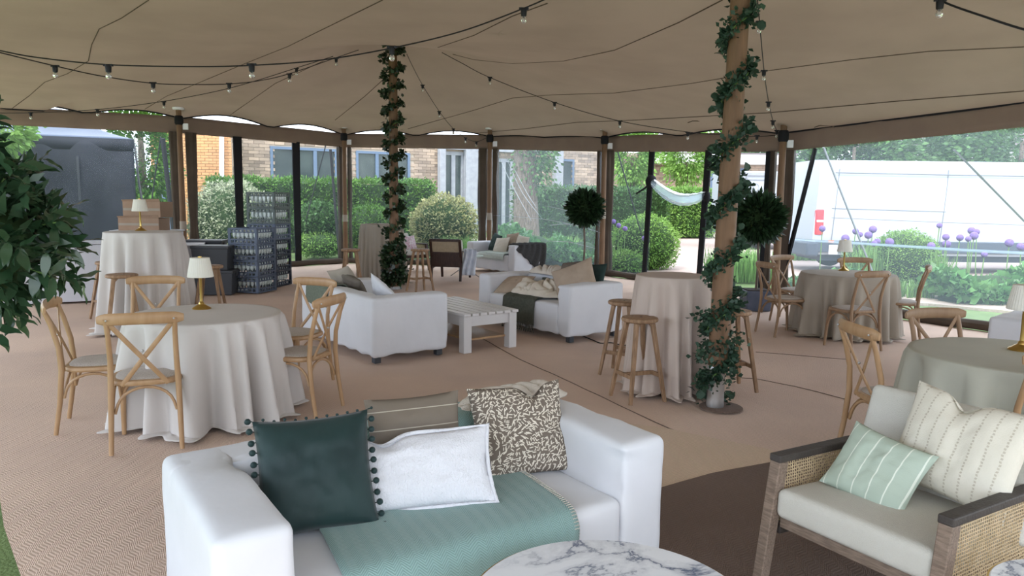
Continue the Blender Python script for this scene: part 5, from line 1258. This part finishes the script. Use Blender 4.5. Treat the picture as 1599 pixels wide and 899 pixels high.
armchair('dark walnut armchair with cane back, seen from behind by the farthest sofa', q.x, q.y+.15, 80, 'dark_wood', 'dark_wood', 'upholstery', True)
qa = q
q = atY(636, 415, 16.9)
armchair('dark walnut armchair at far left, mostly behind the ivy pole', q.x-.05, q.y, 320, 'dark_wood', 'dark_wood', 'upholstery')
cushion('floral_cushion', 'pale floral cushion on the far walnut armchair behind the ivy pole', None, q.x+.05, q.y-.05, .62, .42, .36, 'floral', 20, 50, 0, .12, 23)
def clothfall(u, v):
    k = v; x = -.12+.24*u
    if k < .2: return (x, .15-.75*k, .64)
    return (x*(1+.15*k)+.02*math.sin(k*5), .025*math.sin(u*16+k*4), .64-.52*(k-.2)/.8)
o = MB().grid(clothfall, 30, 20).build('draped_cloth', M['blue_cloth'], solid=.01); o.location = (qa.x+.40, qa.y-.22, 0); tag(o, 'pale blue and white cloth hanging from the cane-back armchair arm', 'cloth')

# ---- bay trees
def bay(label, px, py, Y, r, n, leaf, pot, pl, seed, tz=None):
    c = atY(px, py, Y); t = thing('bay_tree', label, 'tree', (c.x, c.y, 0))
    MB().tube([(0, 0, .25), (.02, 0, .7), (-.015, .01, c.z-.1), (0, 0, c.z)], [.022, .02, .018, .016], 10).build('trunk', M['bark'], t)
    MB().ball((0, 0, c.z), r*.72, 16, 12).build('inner_branches', M['core'], t)
    C, N = shell_points((0, 0, c.z), (r*.95, r*.95, r*.95), n, seed, -1, .62, .05)
    link('crown', leaf_mesh('crown', C, N, leaf, .36, out=.45, seed=seed), M['leaf_bay'], t, smooth=False, kind='stuff')
    p_ = MB(); s_ = pot
    p_.add([(-s_/2, -s_/2, 0), (s_/2, -s_/2, 0), (s_/2, s_/2, 0), (-s_/2, s_/2, 0), (-s_*.55, -s_*.55, s_*.85), (s_*.55, -s_*.55, s_*.85), (s_*.55, s_*.55, s_*.85), (-s_*.55, s_*.55, s_*.85)], [(3, 2, 1, 0), (0, 1, 5, 4), (1, 2, 6, 5), (2, 3, 7, 6), (3, 0, 4, 7), (4, 5, 6, 7)])
    p_.build('pot', M['pot_blue'], t, smooth=False, bevel=.012); MB().box((0, 0, s_*.86), (s_*.95, s_*.95, .02)).build('soil', M['soil'], t)
    return t
bay('smaller bay tree ball behind the sofa with rumpled blanket', 913, 325, 14.8, .33, 1500, .13, .36, 'x', 91)
bay('bay tree in a slate pot by the right side pole', 1186, 340, 11.2, .345, 1900, .125, .36, 'x', 92)
# near bay tree: single leaves
c = atY(-66, 374, 2.25); t = thing('bay_tree', 'large leafy bay tree cut off by the left edge of the photo', 'tree', (c.x, c.y, 0))
MB().tube([(0, 0, .2), (.01, 0, .7), (0, .01, c.z)], [.026, .022, .018], 12).build('trunk', M['bark'], t)
MB().ball((0, 0, c.z), .20, 18, 14).build('inner_branches', M['core'], t)
s_ = .32; MB().add([(-s_/2, -s_/2, .0), (s_/2, -s_/2, .0), (s_/2, s_/2, .0), (-s_/2, s_/2, .0), (-s_*.55, -s_*.55, s_*.85), (s_*.55, -s_*.55, s_*.85), (s_*.55, s_*.55, s_*.85), (-s_*.55, s_*.55, s_*.85)], [(3, 2, 1, 0), (0, 1, 5, 4), (1, 2, 6, 5), (2, 3, 7, 6), (3, 0, 4, 7), (4, 5, 6, 7)]).build('pot', M['pot_blue'], t, smooth=False, bevel=.012)
def bay_leaf(s, bend):
    vs = []; n = 7
    for k in range(n):
        u = k/(n-1); w_ = s*.19*math.sin(PI*u**.85)**.8+.0004; zc_ = -bend*s*u*u
        for q in (-1, 0, 1): vs.append((q*w_, s*u, zc_+(.18*w_ if q else 0)+.004*math.sin(u*9)*abs(q)))
    fs = [(k*3+j, k*3+j+1, k*3+j+4, k*3+j+3) for k in range(n-1) for j in (0, 1)]
    me = bpy.data.meshes.new('leaf'); me.from_pydata(vs, [], fs); me.materials.append(M['leaf_bay_near']); me.polygons.foreach_set('use_smooth', [True]*len(fs)); me.update(); return me
BL = [bay_leaf(s, b) for s, b in ((.062, .15), (.072, .3), (.082, .1), (.070, .45))]
g = random.Random(5); cnt = 0; rad = .325
rest = MB()
for tw in range(190):
    d = Vector((g.gauss(0, 1), g.gauss(0, 1), g.gauss(0, 1))).normalized(); r_ = g.uniform(.17, .315)
    if tw < 12: d = Vector((g.uniform(-.3, .5), g.uniform(-.5, .3), 1)).normalized(); r_ = g.uniform(.25, .42)
    base = Vector((0, 0, c.z))+d*r_
    if tw % 3 == 0 or tw < 12: MB().tube([Vector((0, 0, c.z))+d*.1, base+d*.03], .0025, 5).build('twig', M['stem'], t)
    for k in range(7):
        a = k*2.4+tw; side = d.orthogonal().normalized(); side.rotate(Matrix.Rotation(a, 3, d)); ld = (d*g.uniform(.3, .9)+side*g.uniform(.6, 1)+Vector((0, 0, g.uniform(-.3, .1)))).normalized()
        p_ = base+d*(.012*k-.03)
        vis = d.y < .35 and d.x > -.45
        if vis and cnt < 300 and (tw < 12 or k < 6):
            o = bpy.data.objects.new('leaf', BL[g.randrange(4)]); COL.objects.link(o); o.parent = t; o.matrix_local = Matrix.Translation(p_) @ orient(ld, g.uniform(-.8, .8)); cnt += 1
        else:
            me_ = BL[g.randrange(4)]; rest.M = Matrix.Translation(p_) @ orient(ld, g.uniform(-.8, .8)); rest.add([v.co for v in me_.vertices], [tuple(f.vertices) for f in me_.polygons])
rest.M = None; rest.build('inner_leaves', M['leaf_bay_near'], t, kind='stuff')
C, N = shell_points((0, 0, c.z), (.26, .26, .26), 500, 99, -1, .7, .05); link('shaded_leaves', leaf_mesh('shaded_leaves', C, N, .09, .4, out=.6, seed=98), M['leaf_bay_near'], t, smooth=False, kind='stuff')

# ---- bar, boxes, crates
def bar_counter(label, x0, y0, x1, y1, h, dep):
    L = math.hypot(x1-x0, y1-y0); t = thing('bar_counter', label, 'bar', (x0, y0, 0), math.atan2(y1-y0, x1-x0))
    MB().box((L/2, dep/2, h/2), (L, dep, h-.04)).build('front_panel', M['bar'], t, smooth=False, bevel=.01)
    MB().box((L/2, dep/2, h), (L+.04, dep+.04, .03)).build('counter_top', M['bar'], t, smooth=False, bevel=.006)
    n = max(1, int(L/1.1))
    for k in range(1, n+1): MB().box((L*k/(n+1), -.004, h/2), (.012, .012, h-.06)).build('joint_strip', M['pale_frame'], t, smooth=False)
a = at(-60, 482); b = at(150, 474); bar_counter('white bar counter behind the pale grey high table', a.x, a.y, b.x+.9, b.y+.75, .90, .55)
b2 = atY(158, 362, 12.6); b3 = atY(312, 384, 12.4); bar_counter('lower white counter block right of the pale grey high table', atY(262, 384, 12.4).x, 12.3, b3.x, 12.5, b3.z, .7)
bar_counter('taller white back bar under the cardboard boxes', b2.x, 12.9, atY(268, 360, 13.0).x, 13.0, b2.z, .6)
def carton(label, px, py, Y, w_, d_, h_, rz, z=None):
    q = atY(px, py, Y); zz = q.z if z is None else z; t = thing('cardboard_box', label, 'box', (q.x, q.y, zz), rz)
    MB().box((0, 0, h_/2), (w_, d_, h_)).build('carton', M['card'], t, smooth=False, bevel=.004)
    MB().box((0, -d_/2-.001, h_/2), (w_*.98, .003, .04)).build('tape', M['linen_sand'], t, smooth=False)
    MB().add([(-w_/2, -d_/2, h_), (w_/2, -d_/2, h_), (w_/2, -d_/2-.03, h_+.05), (-w_/2, -d_/2-.03, h_+.03)], [(0, 1, 2, 3)]).build('flap', M['card'], t, smooth=False, solid=.005)
carton('lower brown cardboard box behind the far lamp', 226, 358, 13.1, .70, .45, .22, R(2), b2.z+.016)
carton('upper brown cardboard box, stacked behind the far lamp', 232, 340, 13.1, .68, .42, .27, R(-4), b2.z+.25)
def bin_(label, px, py, Y, w_, d_, h_, z=0, rz=.1):
    q = atY(px, py, Y); t = thing('storage_box', label, 'box', (q.x, q.y, z), rz)
    MB().add([(sx*w_*(.46 if zz == 0 else .5), sy*d_*(.46 if zz == 0 else .5), zz) for zz in (0, h_-.04) for sx, sy in ((-1, -1), (1, -1), (1, 1), (-1, 1))], [(3, 2, 1, 0), (0, 1, 5, 4), (1, 2, 6, 5), (2, 3, 7, 6), (3, 0, 4, 7), (4, 5, 6, 7)]).build('box_body', M['storage'], t, smooth=False, bevel=.01)
    MB().box((0, 0, h_-.025), (w_*1.05, d_*1.05, .05)).build('lid', M['storage'], t, smooth=False, bevel=.012)
    for sx in (-1, 1): MB().box((sx*w_*.52, 0, h_-.07), (.02, .12, .08)).build('lid_clip', M['storage'], t, smooth=False)
bin_('lower charcoal storage box left of the glass crates', 340, 460, 12.35, .62, .45, .41)
bin_('upper charcoal storage box left of the glass crates', 335, 425, 12.4, .60, .42, .40, .412, .05)
bin_('charcoal storage box behind, half hidden by the white counter', 322, 420, 13.4, .7, .45, .42); bin_('charcoal storage box on top of the hidden one behind', 322, 420, 13.4, .66, .43, .42, .425)
def crate_mesh(w_, h_):
    mb = MB(); z0_, z1_ = 0, h_
    for sx, sy in ((-1, -1), (1, -1), (1, 1), (-1, 1)): mb.box((sx*(w_/2-.02), sy*(w_/2-.02), h_/2), (.04, .04, h_))
    mb.box((0, 0, .012), (w_-.02, w_-.02, .016))
    for k in range(4):
        an = k*PI/2; cx, cy = math.sin(an), -math.cos(an)
        for zc_, hh in ((.03, .06), (h_-.025, .05)): mb.box((cx*(w_/2-.01), cy*(w_/2-.01), zc_), (w_, .02, hh*.45), an) if False else None
        for zc_, hh in ((.012, .022), (.075, .02), (h_-.012, .022), (h_-.07, .018)): mb.box((cx*(w_/2-.01), cy*(w_/2-.01), zc_), (w_, .018, hh), an)
        for q in range(7):
            u = (q-3)*w_/7.2
            for zc_, hh in ((.045, .05), (h_-.042, .045)): mb.box((cx*(w_/2-.01)+math.cos(an)*u, cy*(w_/2-.01)+math.sin(an)*u, zc_), (.026, .014, hh), an)
    return mb
def glasses_mesh(w_, h_, seed):
    g = random.Random(seed); mb = MB(); n = 6
    for i in range(n):
        for j in range(n):
            if 0 < i < n-1 and 0 < j < n-1 and (i+j) % 2: continue
            x = (i-(n-1)/2)*w_*.88/n; y = (j-(n-1)/2)*w_*.88/n
            mb.lathe([(.022, .02), (.004, .035), (.004, .09), (.028, .12), (.032, .15), (.026, h_-.05)], 8, (x, y, 0))
    return mb
def crate_stack(px, py, Y, rz, n, h_, cols, labs, w_=.50):
    q = atY(px, py, Y)
    for k in range(n):
        t = thing('glass_crate', labs % ('bottom' if k == 0 else 'top' if k == n-1 else ('second', 'third', 'fourth', 'fifth')[k-1]+' from bottom'), 'crate', (q.x, q.y, k*(h_+.004)), rz, 'stacked glass crates')
        crate_mesh(w_, h_).build('crate_frame', M[cols[k]], t, smooth=False)
        gl = glasses_mesh(w_, h_, k).build('glassware', M['glassware']); gl.location = (q.x, q.y, k*(h_+.004)+.01); gl.rotation_euler = (0, 0, rz)
        tag(gl, 'stemmed glasses inside the '+t['label'].replace(' of glasses', ''), 'glasses', kind='stuff')
crate_stack(396, 454, 12.75, R(-14), 4, .272, ['crate', 'crate', 'crate', 'crate'], 'grey-blue crate of glasses in the nearer stack, %s', .56)
crate_stack(423, 450, 13.65, R(-12), 6, .283, ['crate_navy', 'crate_navy', 'crate_navy', 'crate', 'crate_green', 'crate_green'], 'crate of glasses in the taller rear stack, %s', .56)
# small things on the carpet
def cable(label, pts, r=.006):
    P = [at(*p) for p in pts]; o = MB().tube([(p.x, p.y, fz(p.x, p.y)+r) for p in sagged(P, 6)], r, 6).build('cable', M['black']); return tag(o, label, 'cable')
cable('thin black cable trailing from the sofa with rumpled blanket', [(905, 522), (925, 530), (938, 535), (955, 534), (975, 538), (1000, 536)])
def label_fix(): pass
bpy.context.view_layer.update()
